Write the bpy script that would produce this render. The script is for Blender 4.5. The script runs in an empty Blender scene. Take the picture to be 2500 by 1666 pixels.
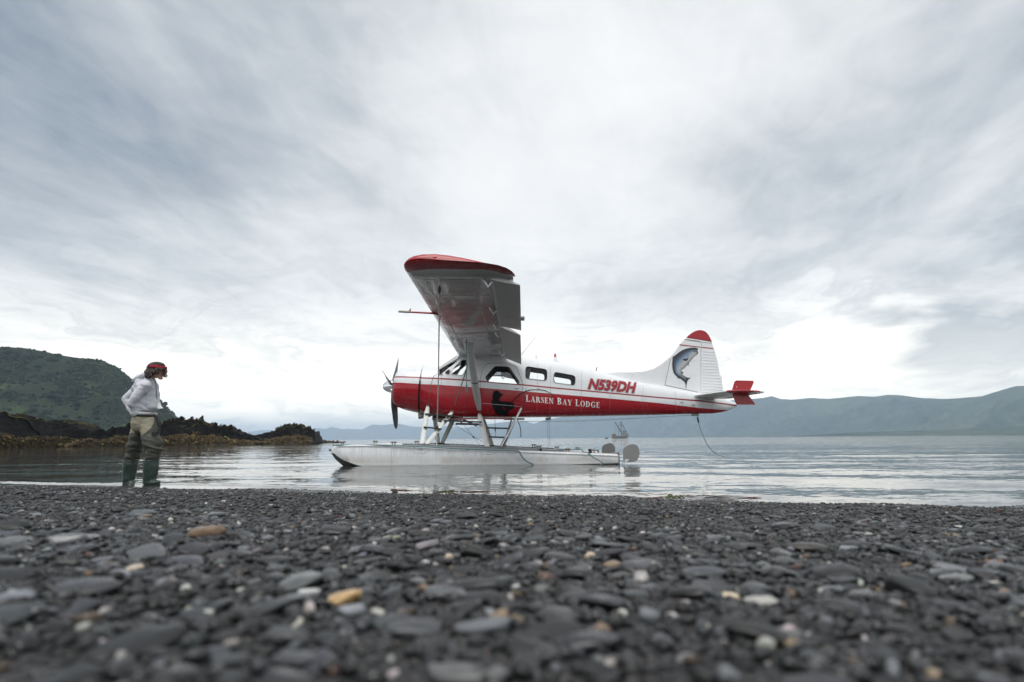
import bpy, bmesh, math, random
import numpy as np
from mathutils import Vector, Matrix
from math import sin, cos, tan, atan, atan2, radians, pi, sqrt

SC = bpy.context.scene
COL = SC.collection
random.seed(7)
RNG = np.random.default_rng(11)

# ------------------------------------------------------------------ camera
HC = 0.61                      # camera height above the water, metres
FPX = 1350.0                   # focal length in pixels of a 2500 px wide frame
PITCH = atan(238.2 / FPX)
ROLL = 0.0069
_R = np.array([1, 0, 0.]); _U = np.array([0, -sin(PITCH), cos(PITCH)]); _F = np.array([0, cos(PITCH), sin(PITCH)])
CR = _R * cos(ROLL) - _U * sin(ROLL); CU = _R * sin(ROLL) + _U * cos(ROLL)
cam_d = bpy.data.cameras.new('camera'); cam = bpy.data.objects.new('camera', cam_d); COL.objects.link(cam)
cam_d.sensor_width = 36; cam_d.sensor_fit = 'HORIZONTAL'; cam_d.lens = FPX / 2500 * 36
cam_d.clip_start = 0.02; cam_d.clip_end = 60000
cam.matrix_world = Matrix(((CR[0], CU[0], -_F[0], 0), (CR[1], CU[1], -_F[1], 0), (CR[2], CU[2], -_F[2], HC), (0, 0, 0, 1)))
cam_d.dof.use_dof = True; cam_d.dof.focus_distance = 9.5; cam_d.dof.aperture_fstop = 2.4; cam_d.dof.aperture_blades = 9
SC.camera = cam

# ------------------------------------------------------------------ view and light
SC.view_settings.view_transform = 'Standard'; SC.view_settings.look = 'None'
SC.view_settings.gamma = 1; SC.view_settings.use_curve_mapping = False
SC.view_settings.exposure = 0.25
SC.cycles.max_bounces = 6; SC.cycles.volume_bounces = 1; SC.cycles.transparent_max_bounces = 12
SC.cycles.caustics_reflective = False; SC.cycles.caustics_refractive = False
SC.cycles.sample_clamp_indirect = 6

SUN_AZ, SUN_EL = radians(205), radians(66)      # compass from +Y clockwise: behind the camera, to its left
sun_d = bpy.data.lights.new('sun', 'SUN'); sun = bpy.data.objects.new('sun', sun_d); COL.objects.link(sun)
sun_d.energy = 1.7; sun_d.angle = radians(35); sun_d.color = (1, .97, .93)
sd = Vector((sin(SUN_AZ) * cos(SUN_EL), cos(SUN_AZ) * cos(SUN_EL), sin(SUN_EL)))
sun.rotation_euler = sd.to_track_quat('Z', 'Y').to_euler(); sun.location = (0, 0, 60)


class NT:
    """a few short words for building node trees"""
    def __init__(s, tree): s.t = tree; s.n = tree.nodes; s.l = tree.links
    def node(s, typ, **kw):
        n = s.n.new(typ)
        for k, v in kw.items(): setattr(n, k, v)
        return n
    def put(s, sock, v):
        if v is None: return
        if hasattr(v, 'is_output'): s.l.new(v, sock)
        elif hasattr(sock.default_value, '__len__') and not hasattr(v, '__len__'): sock.default_value = [v] * len(sock.default_value)
        elif hasattr(sock.default_value, '__len__') and len(sock.default_value) == 4 and len(v) == 3: sock.default_value = (*v, 1)
        else: sock.default_value = v
    def m(s, op, a, b=None, c=None, clamp=False):
        n = s.node('ShaderNodeMath', operation=op, use_clamp=clamp)
        for i, v in enumerate((a, b, c)): s.put(n.inputs[i], v)
        return n.outputs[0]
    def v(s, op, a, b=None, scale=None):
        n = s.node('ShaderNodeVectorMath', operation=op); s.put(n.inputs[0], a); s.put(n.inputs[1], b)
        if scale is not None: s.put(n.inputs['Scale'], scale)
        return n.outputs['Value'] if op in ('DOT_PRODUCT', 'LENGTH', 'DISTANCE') else n.outputs[0]
    def noise(s, vec, scale, detail=4, rough=.5, dist=0, out='Fac'):
        n = s.node('ShaderNodeTexNoise'); s.put(n.inputs['Vector'], vec)
        for k, x in (('Scale', scale), ('Detail', detail), ('Roughness', rough), ('Distortion', dist)): s.put(n.inputs[k], x)
        return n.outputs[out]
    def ramp(s, fac, stops, interp='LINEAR'):
        n = s.node('ShaderNodeValToRGB'); n.color_ramp.interpolation = interp
        el = n.color_ramp.elements
        while len(el) < len(stops): el.new(.5)
        for e, (p, c) in zip(el, stops): e.position = p; e.color = (*c, 1) if hasattr(c, '__len__') else (c, c, c, 1)
        s.put(n.inputs[0], fac); return n.outputs[0]
    def mix(s, f, a, b, mode='MIX'):
        n = s.node('ShaderNodeMix', data_type='RGBA', blend_type=mode)
        s.put(n.inputs['Factor'], f); s.put(n.inputs['A'] if False else n.inputs[6], a); s.put(n.inputs[7], b)
        return n.outputs[2]
    def smooth(s, x, lo, hi):
        n = s.node('ShaderNodeMapRange', interpolation_type='SMOOTHSTEP'); s.put(n.inputs[0], x); s.put(n.inputs[1], lo); s.put(n.inputs[2], hi)
        return n.outputs[0]
    def xyz(s, vec):
        n = s.node('ShaderNodeSeparateXYZ'); s.put(n.inputs[0], vec); return n.outputs
    def comb(s, x, y, z):
        n = s.node('ShaderNodeCombineXYZ')
        for i, q in enumerate((x, y, z)): s.put(n.inputs[i], q)
        return n.outputs[0]


def pix_dir(px, py):
    d = (px - 1250) / FPX * CR + (833 - py) / FPX * CU + _F
    return d / np.linalg.norm(d)


def build_world():
    w = bpy.data.worlds.new('World'); SC.world = w; w.use_nodes = True
    g = NT(w.node_tree); g.n.clear()
    out = g.node('ShaderNodeOutputWorld')
    sky = g.node('ShaderNodeTexSky', sky_type='NISHITA', sun_disc=False, sun_elevation=SUN_EL, sun_rotation=SUN_AZ)
    b0 = g.node('ShaderNodeBackground'); b0.inputs['Strength'].default_value = .1
    g.l.new(sky.outputs[0], b0.inputs['Color'])
    d = g.node('ShaderNodeTexCoord').outputs['Generated']
    x, y, z = g.xyz(d)
    zz = g.m('ADD', g.m('MAXIMUM', z, 0), .10)
    # a cloud sheet seen from below: streaks run away from the viewer and draw together at the horizon
    a = radians(14)
    pu = g.m('DIVIDE', g.m('ADD', g.m('MULTIPLY', x, cos(a)), g.m('MULTIPLY', y, -sin(a))), zz)
    pv = g.m('DIVIDE', g.m('ADD', g.m('MULTIPLY', x, sin(a)), g.m('MULTIPLY', y, cos(a))), zz)
    big = g.noise(g.comb(g.m('MULTIPLY', pu, .62), g.m('MULTIPLY', pv, .42), 3.7), .8, 5, .52, .8)
    mid = g.noise(g.comb(g.m('MULTIPLY', pu, 1.0), g.m('MULTIPLY', pv, .45), 8.1), 1.5, 7, .52, 1.4)
    wisp = g.noise(g.comb(g.m('MULTIPLY', pu, 2.0), g.m('MULTIPLY', pv, .8), 1.3), 3.2, 7, .62, 1.6)
    ang = g.noise(g.v('MULTIPLY', d, (3., 3., 9.)), 1.6, 6, .55, .6)
    t = g.m('ADD', g.m('MULTIPLY', big, .55), g.m('MULTIPLY', mid, .33))
    t = g.m('ADD', t, g.m('MULTIPLY', wisp, .12))
    warp = g.v('ADD', d, g.v('SCALE', g.v('SUBTRACT', g.noise(g.v('MULTIPLY', d, (2.2, 2.2, 6.)), 1.8, 4, .55, .4, 'Color'), (.5, .5, .5)), None, .34))
    # the banks of thicker and thinner cloud that stand in view
    for px, py, rad, amt in ((1150, 350, .62, .055), (120, 480, .46, -.12), (2400, 520, .42, -.14), (2430, 850, .16, -.46), (1880, 880, .09, -.08),
                             (1720, 520, .30, -.035), (40, 60, .5, -.17), (2450, 60, .42, -.10), (820, 40, .28, -.06), (2040, 850, .11, .40), (2280, 925, .09, .30), (2420, 715, .10, .22), (600, 850, .34, .05)):
        q = pix_dir(px, py)
        dist = g.v('DISTANCE', g.v('MULTIPLY', warp, (1, 1, 1.6)), (q[0], q[1], q[2] * 1.6))
        t = g.m('ADD', t, g.m('MULTIPLY', g.m('SUBTRACT', 1, g.smooth(dist, 0, rad * 1.5)), amt))
    t = g.m('ADD', t, g.m('MULTIPLY', g.m('SUBTRACT', ang, .5), .14))
    col = g.ramp(t, [(.16, (.24, .285, .34)), (.30, (.455, .49, .525)), (.42, (.665, .685, .70)), (.53, (.80, .812, .818)), (.68, (.90, .905, .90)), (.85, (1.2, 1.2, 1.18))])
    # horizon: the far underside of the sheet, brighter and a little warmer
    hz = g.m('SUBTRACT', 1, g.smooth(z, .0, .27))
    col = g.mix(g.m('MULTIPLY', hz, .45), col, (1.15, 1.12, 1.05))
    col = g.mix(hz, col, g.mix(1, col, (1.85, 1.74, 1.56), 'MULTIPLY'))
    band = g.noise(g.v('MULTIPLY', warp, (2.4, 2.4, 20)), 1.3, 6, .6, .5)
    low = g.m('SUBTRACT', 1, g.smooth(z, .05, .45))
    col = g.mix(low, col, g.mix(1, col, g.ramp(band, [(.30, (.70, .725, .75)), (.52, (1, 1, 1)), (.7, (1.12, 1.11, 1.09))]), 'MULTIPLY'))
    b1 = g.node('ShaderNodeBackground'); g.l.new(col, b1.inputs['Color']); b1.inputs['Strength'].default_value = WORLD_GAIN
    mx = g.node('ShaderNodeMixShader'); mx.inputs[0].default_value = .94
    g.l.new(b0.outputs[0], mx.inputs[1]); g.l.new(b1.outputs[0], mx.inputs[2]); g.l.new(mx.outputs[0], out.inputs[0])


WORLD_GAIN = 1.0
build_world()


# ------------------------------------------------------------------ helpers
def at(px, py, Y):
    """the world point at depth Y seen at that pixel of the 2500 x 1666 photograph"""
    d = (px - 1250) / FPX * CR + (833 - py) / FPX * CU + _F
    return np.array([0, 0, HC]) + d * (Y / d[1])


def project(P):
    q = np.asarray(P, float) - np.array([0, 0, HC]); z = q @ _F
    return 1250 + FPX * (q @ CR) / z, 833 - FPX * (q @ CU) / z, z


def tag(o, label=None, cat=None, group=None, kind=None):
    for k, v in (('label', label), ('category', cat), ('group', group), ('kind', kind)):
        if v: o[k] = v
    return o


def empty(name, loc, label, cat, group=None):
    o = bpy.data.objects.new(name, None); COL.objects.link(o); o.location = loc; o.empty_display_size = .2
    return tag(o, label, cat, group)


def base_of(o):
    v = Vector((0, 0, 0))
    while o is not None: v += o.location; o = o.parent
    return v


class MB:
    """collects faces in world coordinates; build() links them as ONE mesh object"""
    def __init__(s): s.v = []; s.f = []; s.m = []; s.c = None
    def add(s, verts, faces, mat=0):
        k = len(s.v); s.v += [tuple(map(float, p)) for p in verts]
        for f in faces: s.f.append([i + k for i in f])
        s.m += [mat] * len(faces) if not isinstance(mat, list) else mat
        return s
    def box(s, c, size, rot=None, mat=0):
        hx, hy, hz = [q / 2 for q in size]
        P = [Vector((x, y, z)) for x in (-hx, hx) for y in (-hy, hy) for z in (-hz, hz)]
        if rot is not None: P = [rot @ p for p in P]
        return s.add([p + Vector(c) for p in P], [(0, 1, 3, 2), (4, 6, 7, 5), (0, 4, 5, 1), (2, 3, 7, 6), (0, 2, 6, 4), (1, 5, 7, 3)], mat)
    def tube(s, pts, r, n=8, mat=0, cap=True, flat=1.0, up=None):
        """round (or flattened) rod along pts; r a number or a list; flat scales it across `up`"""
        P = [Vector(p) for p in pts]; R = r if hasattr(r, '__len__') else [r] * len(P)
        V = []; prev = None
        for i, p in enumerate(P):
            t = (P[min(i + 1, len(P) - 1)] - P[max(i - 1, 0)]).normalized()
            ref = Vector(up) if up is not None else (prev if prev is not None else (Vector((0, 0, 1)) if abs(t.z) < .9 else Vector((1, 0, 0))))
            a = (ref - t * ref.dot(t)).normalized(); b = t.cross(a); prev = a
            for k in range(n):
                q = 2 * pi * k / n; V.append(p + a * cos(q) * R[i] + b * sin(q) * R[i] * flat)
        F = [(i * n + k, i * n + (k + 1) % n, (i + 1) * n + (k + 1) % n, (i + 1) * n + k) for i in range(len(P) - 1) for k in range(n)]
        if cap: F += [tuple(range(n))[::-1], tuple(range((len(P) - 1) * n, len(P) * n))]
        return s.add(V, F, mat)
    def plate(s, poly, axis_dir, thick, mat=0, mat_side=None):
        """a polygon (3-D points) extruded by thick along axis_dir, centred"""
        d = Vector(axis_dir).normalized() * thick / 2; n = len(poly)
        A = [Vector(p) + d for p in poly] + [Vector(p) - d for p in poly]
        F = [tuple(range(n)), tuple(range(2 * n - 1, n - 1, -1))] + [(i, i + n, (i + 1) % n + n, (i + 1) % n) for i in range(n)]
        return s.add(A, F, [mat, mat] + [mat if mat_side is None else mat_side] * n)
    def ball(s, c, r, seg=12, ring=8, mat=0, scale=(1, 1, 1)):
        V = [(c[0], c[1], c[2] + r * scale[2])]
        for i in range(1, ring):
            t = pi * i / ring
            for k in range(seg):
                q = 2 * pi * k / seg; V.append((c[0] + r * sin(t) * cos(q) * scale[0], c[1] + r * sin(t) * sin(q) * scale[1], c[2] + r * cos(t) * scale[2]))
        V.append((c[0], c[1], c[2] - r * scale[2]))
        F = [(0, 1 + k, 1 + (k + 1) % seg) for k in range(seg)]
        F += [(1 + i * seg + k, 1 + (i + 1) * seg + k, 1 + (i + 1) * seg + (k + 1) % seg, 1 + i * seg + (k + 1) % seg) for i in range(ring - 2) for k in range(seg)]
        e = len(V) - 1; b = 1 + (ring - 2) * seg
        F += [(e, b + (k + 1) % seg, b + k) for k in range(seg)]
        return s.add(V, F, mat)
    def build(s, name, mats, parent=None, smooth=35, fix=True):
        me = bpy.data.meshes.new(name)
        off = base_of(parent) if parent is not None else Vector((0, 0, 0))
        me.from_pydata([(p[0] - off.x, p[1] - off.y, p[2] - off.z) for p in s.v], [], s.f)
        for m in (mats if isinstance(mats, (list, tuple)) else [mats]): me.materials.append(m)
        me.polygons.foreach_set('material_index', s.m)
        if fix: fix_normals(me)
        shade(me, smooth)
        o = bpy.data.objects.new(name, me); COL.objects.link(o)
        if parent is not None: o.parent = parent
        return o


def fix_normals(me):
    b = bmesh.new(); b.from_mesh(me); bmesh.ops.recalc_face_normals(b, faces=b.faces); b.to_mesh(me); b.free()


def shade(me, ang):
    if ang:
        me.polygons.foreach_set('use_smooth', [True] * len(me.polygons))
        if ang < 180: me.set_sharp_from_angle(angle=radians(ang))
    me.update()


def evaluated(o, name):
    dg = bpy.context.evaluated_depsgraph_get()
    me = bpy.data.meshes.new_from_object(o.evaluated_get(dg), depsgraph=dg); me.name = name
    return me


def np_mesh(name, V, F, mats, parent=None, smooth=180, col=None, matidx=None):
    """fast mesh from numpy arrays; F is (n,3) or (n,4); col is one colour per vertex"""
    me = bpy.data.meshes.new(name); V = np.asarray(V, np.float32)
    if parent is not None: V = V - np.array(base_of(parent), np.float32)
    k = F.shape[1]; nf = len(F)
    me.vertices.add(len(V)); me.vertices.foreach_set('co', V.ravel())
    me.loops.add(nf * k); me.loops.foreach_set('vertex_index', F.astype(np.int32).ravel())
    me.polygons.add(nf); me.polygons.foreach_set('loop_start', np.arange(0, nf * k, k, dtype=np.int32))
    if matidx is not None: me.polygons.foreach_set('material_index', np.asarray(matidx, np.int32))
    me.polygons.foreach_set('use_smooth', np.full(nf, bool(smooth)))
    for m in (mats if isinstance(mats, (list, tuple)) else [mats]): me.materials.append(m)
    me.update(calc_edges=True); me.validate()
    if col is not None:
        a = me.color_attributes.new('tint', 'FLOAT_COLOR', 'POINT')
        c = np.ones((len(V), 4), np.float32); c[:, :3] = col; a.data.foreach_set('color', c.ravel())
    if smooth and smooth < 180: me.set_sharp_from_angle(angle=radians(smooth))
    o = bpy.data.objects.new(name, me); COL.objects.link(o)
    if parent is not None: o.parent = parent
    return o


def _hash(i, j, k, s):
    h = (i * 374761393 + j * 668265263 + k * 2147483647 % 1000003 * 31 + k * 1274126177 + s * 974634777) & 0xFFFFFFFF
    h = ((h ^ (h >> 13)) * 1274126177) & 0xFFFFFFFF
    h = ((h ^ (h >> 16)) * 2246822519) & 0xFFFFFFFF
    return ((h ^ (h >> 15)) & 0xFFFFFF) / 0xFFFFFF


def vnoise(P, seed=0):
    P = np.asarray(P, np.float64); f = np.floor(P); i = f.astype(np.int64); t = P - f; t = t * t * (3 - 2 * t)
    r = 0
    for a in (0, 1):
        for b in (0, 1):
            for c in (0, 1):
                w = (t[..., 0] if a else 1 - t[..., 0]) * (t[..., 1] if b else 1 - t[..., 1]) * (t[..., 2] if c else 1 - t[..., 2])
                r = r + w * _hash(i[..., 0] + a, i[..., 1] + b, i[..., 2] + c, seed)
    return r * 2 - 1


def fbm(P, octv=4, seed=0, gain=.5, ridged=False):
    r = 0; a = 1; P = np.asarray(P, float)
    for o in range(octv):
        q = vnoise(P, seed + o * 17); r = r + a * ((1 - 2 * abs(q)) if ridged else q); a *= gain; P = P * 2.03 + 7.3
    return r


# ------------------------------------------------------------------ materials
def mat(name, color=(.5, .5, .5), rough=.5, metal=0, spec=.5, coat=0, bump=None, var=0, vscale=8, ior=1.5, dirt=0):
    m = bpy.data.materials.new(name); m.use_nodes = True; g = NT(m.node_tree); b = g.n['Principled BSDF']
    b.inputs['Base Color'].default_value = (*color, 1); b.inputs['Roughness'].default_value = rough
    b.inputs['Metallic'].default_value = metal; b.inputs['Specular IOR Level'].default_value = spec; b.inputs['IOR'].default_value = ior
    b.inputs['Coat Weight'].default_value = coat; b.inputs['Coat Roughness'].default_value = .05
    pos = g.node('ShaderNodeTexCoord').outputs['Object']
    if var:
        n = g.noise(pos, vscale, 5, .6)
        g.l.new(g.mix(1, color, g.ramp(n, [(.25, (1 - var,) * 3), (.75, (1 + var * .6,) * 3)]), 'MULTIPLY'), b.inputs['Base Color'])
        g.l.new(g.ramp(n, [(.3, max(0, rough - .08)), (.7, min(1, rough + .1))]), b.inputs['Roughness'])
    if dirt:                                            # grime drawn out along the slipstream and down the skin
        x, y, z = g.xyz(pos)
        s1 = g.noise(g.comb(g.m('MULTIPLY', x, .8), y, g.m('MULTIPLY', z, 9)), 1.5, 6, .65)
        s2 = g.noise(g.comb(g.m('MULTIPLY', x, 5), y, g.m('MULTIPLY', z, 1.6)), 1.1, 5, .65)
        f = g.m('MULTIPLY', g.smooth(g.m('ADD', g.m('MULTIPLY', s1, .55), g.m('MULTIPLY', s2, .45)), .46, .72), dirt * 2)
        g.l.new(g.mix(f, color, tuple(q * .45 + .02 for q in color)), b.inputs['Base Color'])
        g.l.new(g.m('ADD', rough, g.m('MULTIPLY', f, .3)), b.inputs['Roughness'])
    if bump:
        bn = g.node('ShaderNodeBump'); bn.inputs['Distance'].default_value = bump[1]; bn.inputs['Strength'].default_value = bump[2] if len(bump) > 2 else .6
        g.l.new(g.noise(pos, bump[0], 5, .6), bn.inputs['Height']); g.l.new(bn.outputs[0], b.inputs['Normal'])
    return m


def tint_mat(name, rough=.5, spec=.5, bump=None, source='attr', wet=False, var=.25, vscale=60):
    """colour comes from the per-vertex tint, or the object's own colour"""
    m = bpy.data.materials.new(name); m.use_nodes = True; g = NT(m.node_tree); b = g.n['Principled BSDF']
    if source == 'attr':
        c = g.node('ShaderNodeAttribute', attribute_name='tint').outputs['Color']
    else:
        c = g.node('ShaderNodeObjectInfo').outputs['Color']
    pos = g.node('ShaderNodeNewGeometry').outputs['Position']
    n = g.noise(pos, vscale, 4, .65)
    c = g.mix(1, c, g.ramp(n, [(.25, (1 - var,) * 3), (.75, (1 + var,) * 3)]), 'MULTIPLY')
    b.inputs['Specular IOR Level'].default_value = spec
    if wet:
        x, y, z = g.xyz(pos)
        wf = g.m('SUBTRACT', 1, g.smooth(g.m('ADD', z, g.m('MULTIPLY', g.noise(pos, .8, 3), .05)), .03, .13))
        c = g.mix(wf, c, g.mix(1, c, (.5, .5, .5), 'MULTIPLY'))
        # some stones are still damp, some dry
        rr = g.m('ADD', rough - .16, g.m('MULTIPLY', g.smooth(g.noise(pos, 11, 3, .6), .36, .64), .36))
        g.l.new(g.m('SUBTRACT', rr, g.m('MULTIPLY', wf, g.m('SUBTRACT', rr, .15))), b.inputs['Roughness'])
    elif source == 'object' or name == 'shingle_stone': pass
    else: b.inputs['Roughness'].default_value = rough
    g.l.new(c, b.inputs['Base Color'])
    if bump:
        bn = g.node('ShaderNodeBump'); bn.inputs['Distance'].default_value = bump[1]; bn.inputs['Strength'].default_value = .6
        g.l.new(g.noise(pos, bump[0], 5, .6), bn.inputs['Height']); g.l.new(bn.outputs[0], b.inputs['Normal'])
    return m


def glass_mat(name, color=(.9, .93, .95), gloss=.12):
    m = bpy.data.materials.new(name); m.use_nodes = True; g = NT(m.node_tree); g.n.clear()
    out = g.node('ShaderNodeOutputMaterial'); tr = g.node('ShaderNodeBsdfTransparent'); gl = g.node('ShaderNodeBsdfGlossy')
    tr.inputs[0].default_value = (*color, 1); gl.inputs['Roughness'].default_value = .03
    fr = g.node('ShaderNodeFresnel'); fr.inputs[0].default_value = 1.45
    mx = g.node('ShaderNodeMixShader'); g.l.new(fr.outputs[0], mx.inputs[0]); g.l.new(tr.outputs[0], mx.inputs[1]); g.l.new(gl.outputs[0], mx.inputs[2])
    g.l.new(mx.outputs[0], out.inputs[0]); return m


WHITE = mat('white_paint', (.74, .75, .765), .3, coat=.3, dirt=.12)
RED = mat('red_paint', (.34, .004, .013), .25, spec=.4, coat=.2, dirt=.12)
REDD = mat('stripe_red', (.27, .008, .018), .3, coat=.4)
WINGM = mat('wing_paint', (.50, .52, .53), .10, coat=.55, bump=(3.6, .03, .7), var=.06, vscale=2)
FLAPM = mat('flap_paint', (.62, .63, .63), .42)
RUDM = mat('water_rudder_paint', (.22, .22, .215), .5, var=.1)
GREYP = mat('grey_paint', (.64, .65, .65), .35, var=.1)
ALU = mat('aluminium', (.62, .64, .66), .3, metal=.8, var=.12, vscale=6)
STRUTM = mat('strut_paint', (.62, .63, .61), .4, var=.15, vscale=9)
BLACK = mat('black_rubber', (.015, .015, .016), .6)
DARK = mat('interior', (.075, .072, .07), .8, var=.2)
LEATHER = mat('seat_vinyl', (.05, .045, .045), .5)
BLADE = mat('propeller_grey', (.10, .105, .105), .35, metal=.3)
CHROME = mat('spinner_metal', (.75, .76, .77), .14, metal=1)
STEEL = mat('steel', (.22, .21, .19), .45, metal=.6, var=.3, vscale=20)
ROPEM = mat('rope_white', (.85, .86, .85), .9, bump=(260, .003))
ROPEB = mat('rope_bluegreen', (.16, .26, .27), .9, bump=(260, .003))
ROPED = mat('rope_dark', (.06, .06, .055), .9)
SEAM = mat('seam', (.10, .10, .105), .7)
GLASS = glass_mat('glass')
REDLENS = mat('red_lens', (.5, .01, .015), .15, coat=.8)
WPRINT = mat('white_print', (.82, .82, .80), .4)
BPRINT = mat('black_print', (.010, .010, .012), .8, spec=.15)
RPRINT = mat('red_print', (.30, .008, .02), .4)
FISHM = tint_mat('fish_print', .4, var=.3, vscale=45)
# ================================================================== SETTING
def beach_z(x, y):
    x = np.asarray(x, float); y = np.asarray(y, float)
    s = (6.24 - .29 * x - y) / 1.041
    z = .0767 * s
    P = np.stack([x * .9, y * .9, x * 0], -1)
    z = z + .016 * fbm(np.stack([x * 1.3, y * 1.3, x * 0 + 5], -1), 3, 66) * np.exp(-((s - .1) / .7) ** 2)
    z = z + .012 * fbm(P, 3, 5) * np.clip((s + 2.0) / 3, 0, 1) * np.clip(np.hypot(x, y) / 3, .15, 1)
    z = np.where(z > .62, .62 + .4 * np.tanh((z - .62) / .4), z)
    return np.maximum(z, -2.6)


def grid_axis(segs):
    """segs: (start, stop, step) runs joined into one axis"""
    r = []
    for a, b, s in segs: r += list(np.linspace(a, b, max(1, int(round(abs(b - a) / s))), endpoint=False))
    return np.array(r + [segs[-1][1]])


def geo_axis(a, b, s0, ratio):
    r = [a]; s = s0
    while r[-1] < b: r.append(r[-1] + s); s *= ratio
    r[-1] = b
    return r


def sheet(name, xs, ys, zf, m, kind='structure'):
    X, Y = np.meshgrid(xs, ys); Z = zf(X, Y)
    V = np.stack([X, Y, Z], -1).reshape(-1, 3); nx, ny = len(xs), len(ys)
    i = (np.arange(ny - 1)[:, None] * nx + np.arange(nx - 1)[None]).ravel()
    o = np_mesh(name, V, np.stack([i, i + 1, i + 1 + nx, i + nx], -1), m)
    return tag(o, kind=kind)


def beach_material():
    m = bpy.data.materials.new('gravel_bed'); m.use_nodes = True; g = NT(m.node_tree); b = g.n['Principled BSDF']
    pos = g.node('ShaderNodeNewGeometry').outputs['Position']
    v = g.node('ShaderNodeTexVoronoi'); g.l.new(pos, v.inputs['Vector']); v.inputs['Scale'].default_value = 130
    v2 = g.node('ShaderNodeTexVoronoi'); g.l.new(pos, v2.inputs['Vector']); v2.inputs['Scale'].default_value = 42
    s = g.xyz(v.outputs['Color'])[0]; s2 = g.xyz(v2.outputs['Color'])[1]
    c = g.ramp(s, [(0, (.006, .006, .0065)), (.55, (.016, .016, .017)), (.85, (.04, .039, .037)), (.96, (.12, .11, .10))])
    c = g.mix(g.m('MULTIPLY', s2, .5), c, (.015, .016, .018))
    x, y, z = g.xyz(pos)
    wf = g.m('SUBTRACT', 1, g.smooth(z, .02, .12))
    c = g.mix(wf, c, (.012, .0125, .0135))
    g.l.new(c, b.inputs['Base Color']); g.l.new(g.m('SUBTRACT', .75, g.m('MULTIPLY', wf, .45)), b.inputs['Roughness'])
    bn = g.node('ShaderNodeBump'); bn.inputs['Distance'].default_value = .006
    h = g.m('ADD', g.m('MULTIPLY', v.outputs['Distance'], -.5), g.m('MULTIPLY', v2.outputs['Distance'], -1))
    g.l.new(h, bn.inputs['Height']); g.l.new(bn.outputs[0], b.inputs['Normal'])
    return m


BX = np.array([-400, -200, -100, -50, -30, -20] + list(np.arange(-14, 10.01, .12)) + [14, 20, 30, 50, 100, 200, 400])
BY = np.array([-60, -40, -25, -15, -8, -4, -2, -1] + list(np.arange(-.5, 10.01, .09)) + [12, 14, 17, 20, 26, 34, 44, 60, 90, 130])
sheet('beach', BX, BY, beach_z, beach_material())


WATER = (.07, .46, .45)


def water_material():
    m = bpy.data.materials.new('sea_water'); m.use_nodes = True; g = NT(m.node_tree); b = g.n['Principled BSDF']
    b.inputs['Base Color'].default_value = (.050, .052, .048, 1); b.inputs['Roughness'].default_value = .03; b.inputs['IOR'].default_value = 2.8
    pos = g.node('ShaderNodeNewGeometry').outputs['Position']
    x, y, z = g.xyz(pos)
    p1 = g.v('MULTIPLY', pos, (.55, 1.25, 1))
    # slopes of the ripples at three sizes; they tilt the mirror directly, so that far water glitters too
    def slope(scale, det, seed): return g.v('SUBTRACT', g.noise(g.v('ADD', p1, (seed, seed * 2, 0)), scale, det, .55, .5, 'Color'), (.5, .5, .5))
    # wind patches: calm and ruffled water lie side by side
    patch = g.smooth(g.noise(g.v('MULTIPLY', pos, (.035, .11, 1)), 1.0, 4, .55, .6), .36, .62)
    amp = g.m('MULTIPLY', g.m('ADD', g.m('MULTIPLY', patch, .7), .4), g.m('ADD', .24, g.m('MULTIPLY', g.smooth(g.m('ADD', g.xyz(pos)[1], g.m('MULTIPLY', g.xyz(pos)[0], .8)), 8, 130), 1.25)))
    q = g.v('ADD', g.v('SCALE', slope(1.1, 3, 0), None, WATER[0]), g.v('SCALE', slope(5, 3, 9), None, WATER[1]))
    q = g.v('ADD', q, g.v('SCALE', slope(17, 2, 4), None, WATER[2]))
    q = g.v('MULTIPLY', g.v('SCALE', q, None, amp), (.7, 1, 0))
    n = g.v('NORMALIZE', g.v('ADD', g.node('ShaderNodeNewGeometry').outputs['Normal'], q))
    g.l.new(n, b.inputs['Normal'])
    return m


def water_z(X, Y):
    f = np.clip(1.15 - Y / 140, 0, 1)
    z = .010 * fbm(np.stack([X * .45, Y * .95, X * 0], -1), 3, 31)
    z = z + .010 * np.sin(Y * 2.1 + X * .62 + 1.4 * vnoise(np.stack([X * .21, Y * .2, X * 0], -1), 9)) * np.exp(-np.maximum(Y - 7, 0) / 9)
    # the long wake lines out to the right
    for k, (y0, sl, w, a) in enumerate(((20, -.10, .5, .018), (27, -.16, .8, .014), (15.5, -.05, .35, .010), (36, .02, .9, .018))):
        q = (Y - y0 - sl * X) / w; z = z + a * np.exp(-q * q) * np.clip((X - 1) / 6, 0, 1) * (.6 + .4 * np.sin(X * .5 + k))
    # the little wave breaking along the shoreline
    q = (Y - (6.24 - .29 * X) - .32 - .08 * np.sin(X * 1.1)) / .10
    z = z + .016 * np.exp(-q * q) * (.55 + .45 * np.tanh(-(X + 1.5)))
    return z * f


WX = np.array(sorted([-q for q in geo_axis(13, 16000, .3, 1.16)] + list(np.arange(-13 + .14, 13, .14)) + geo_axis(13, 16000, .3, 1.16)))
WY = np.array(list(np.arange(2.6, 15, .08)) + geo_axis(15, 16000, .08, 1.032))
sheet('water', WX, WY, water_z, water_material())


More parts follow.
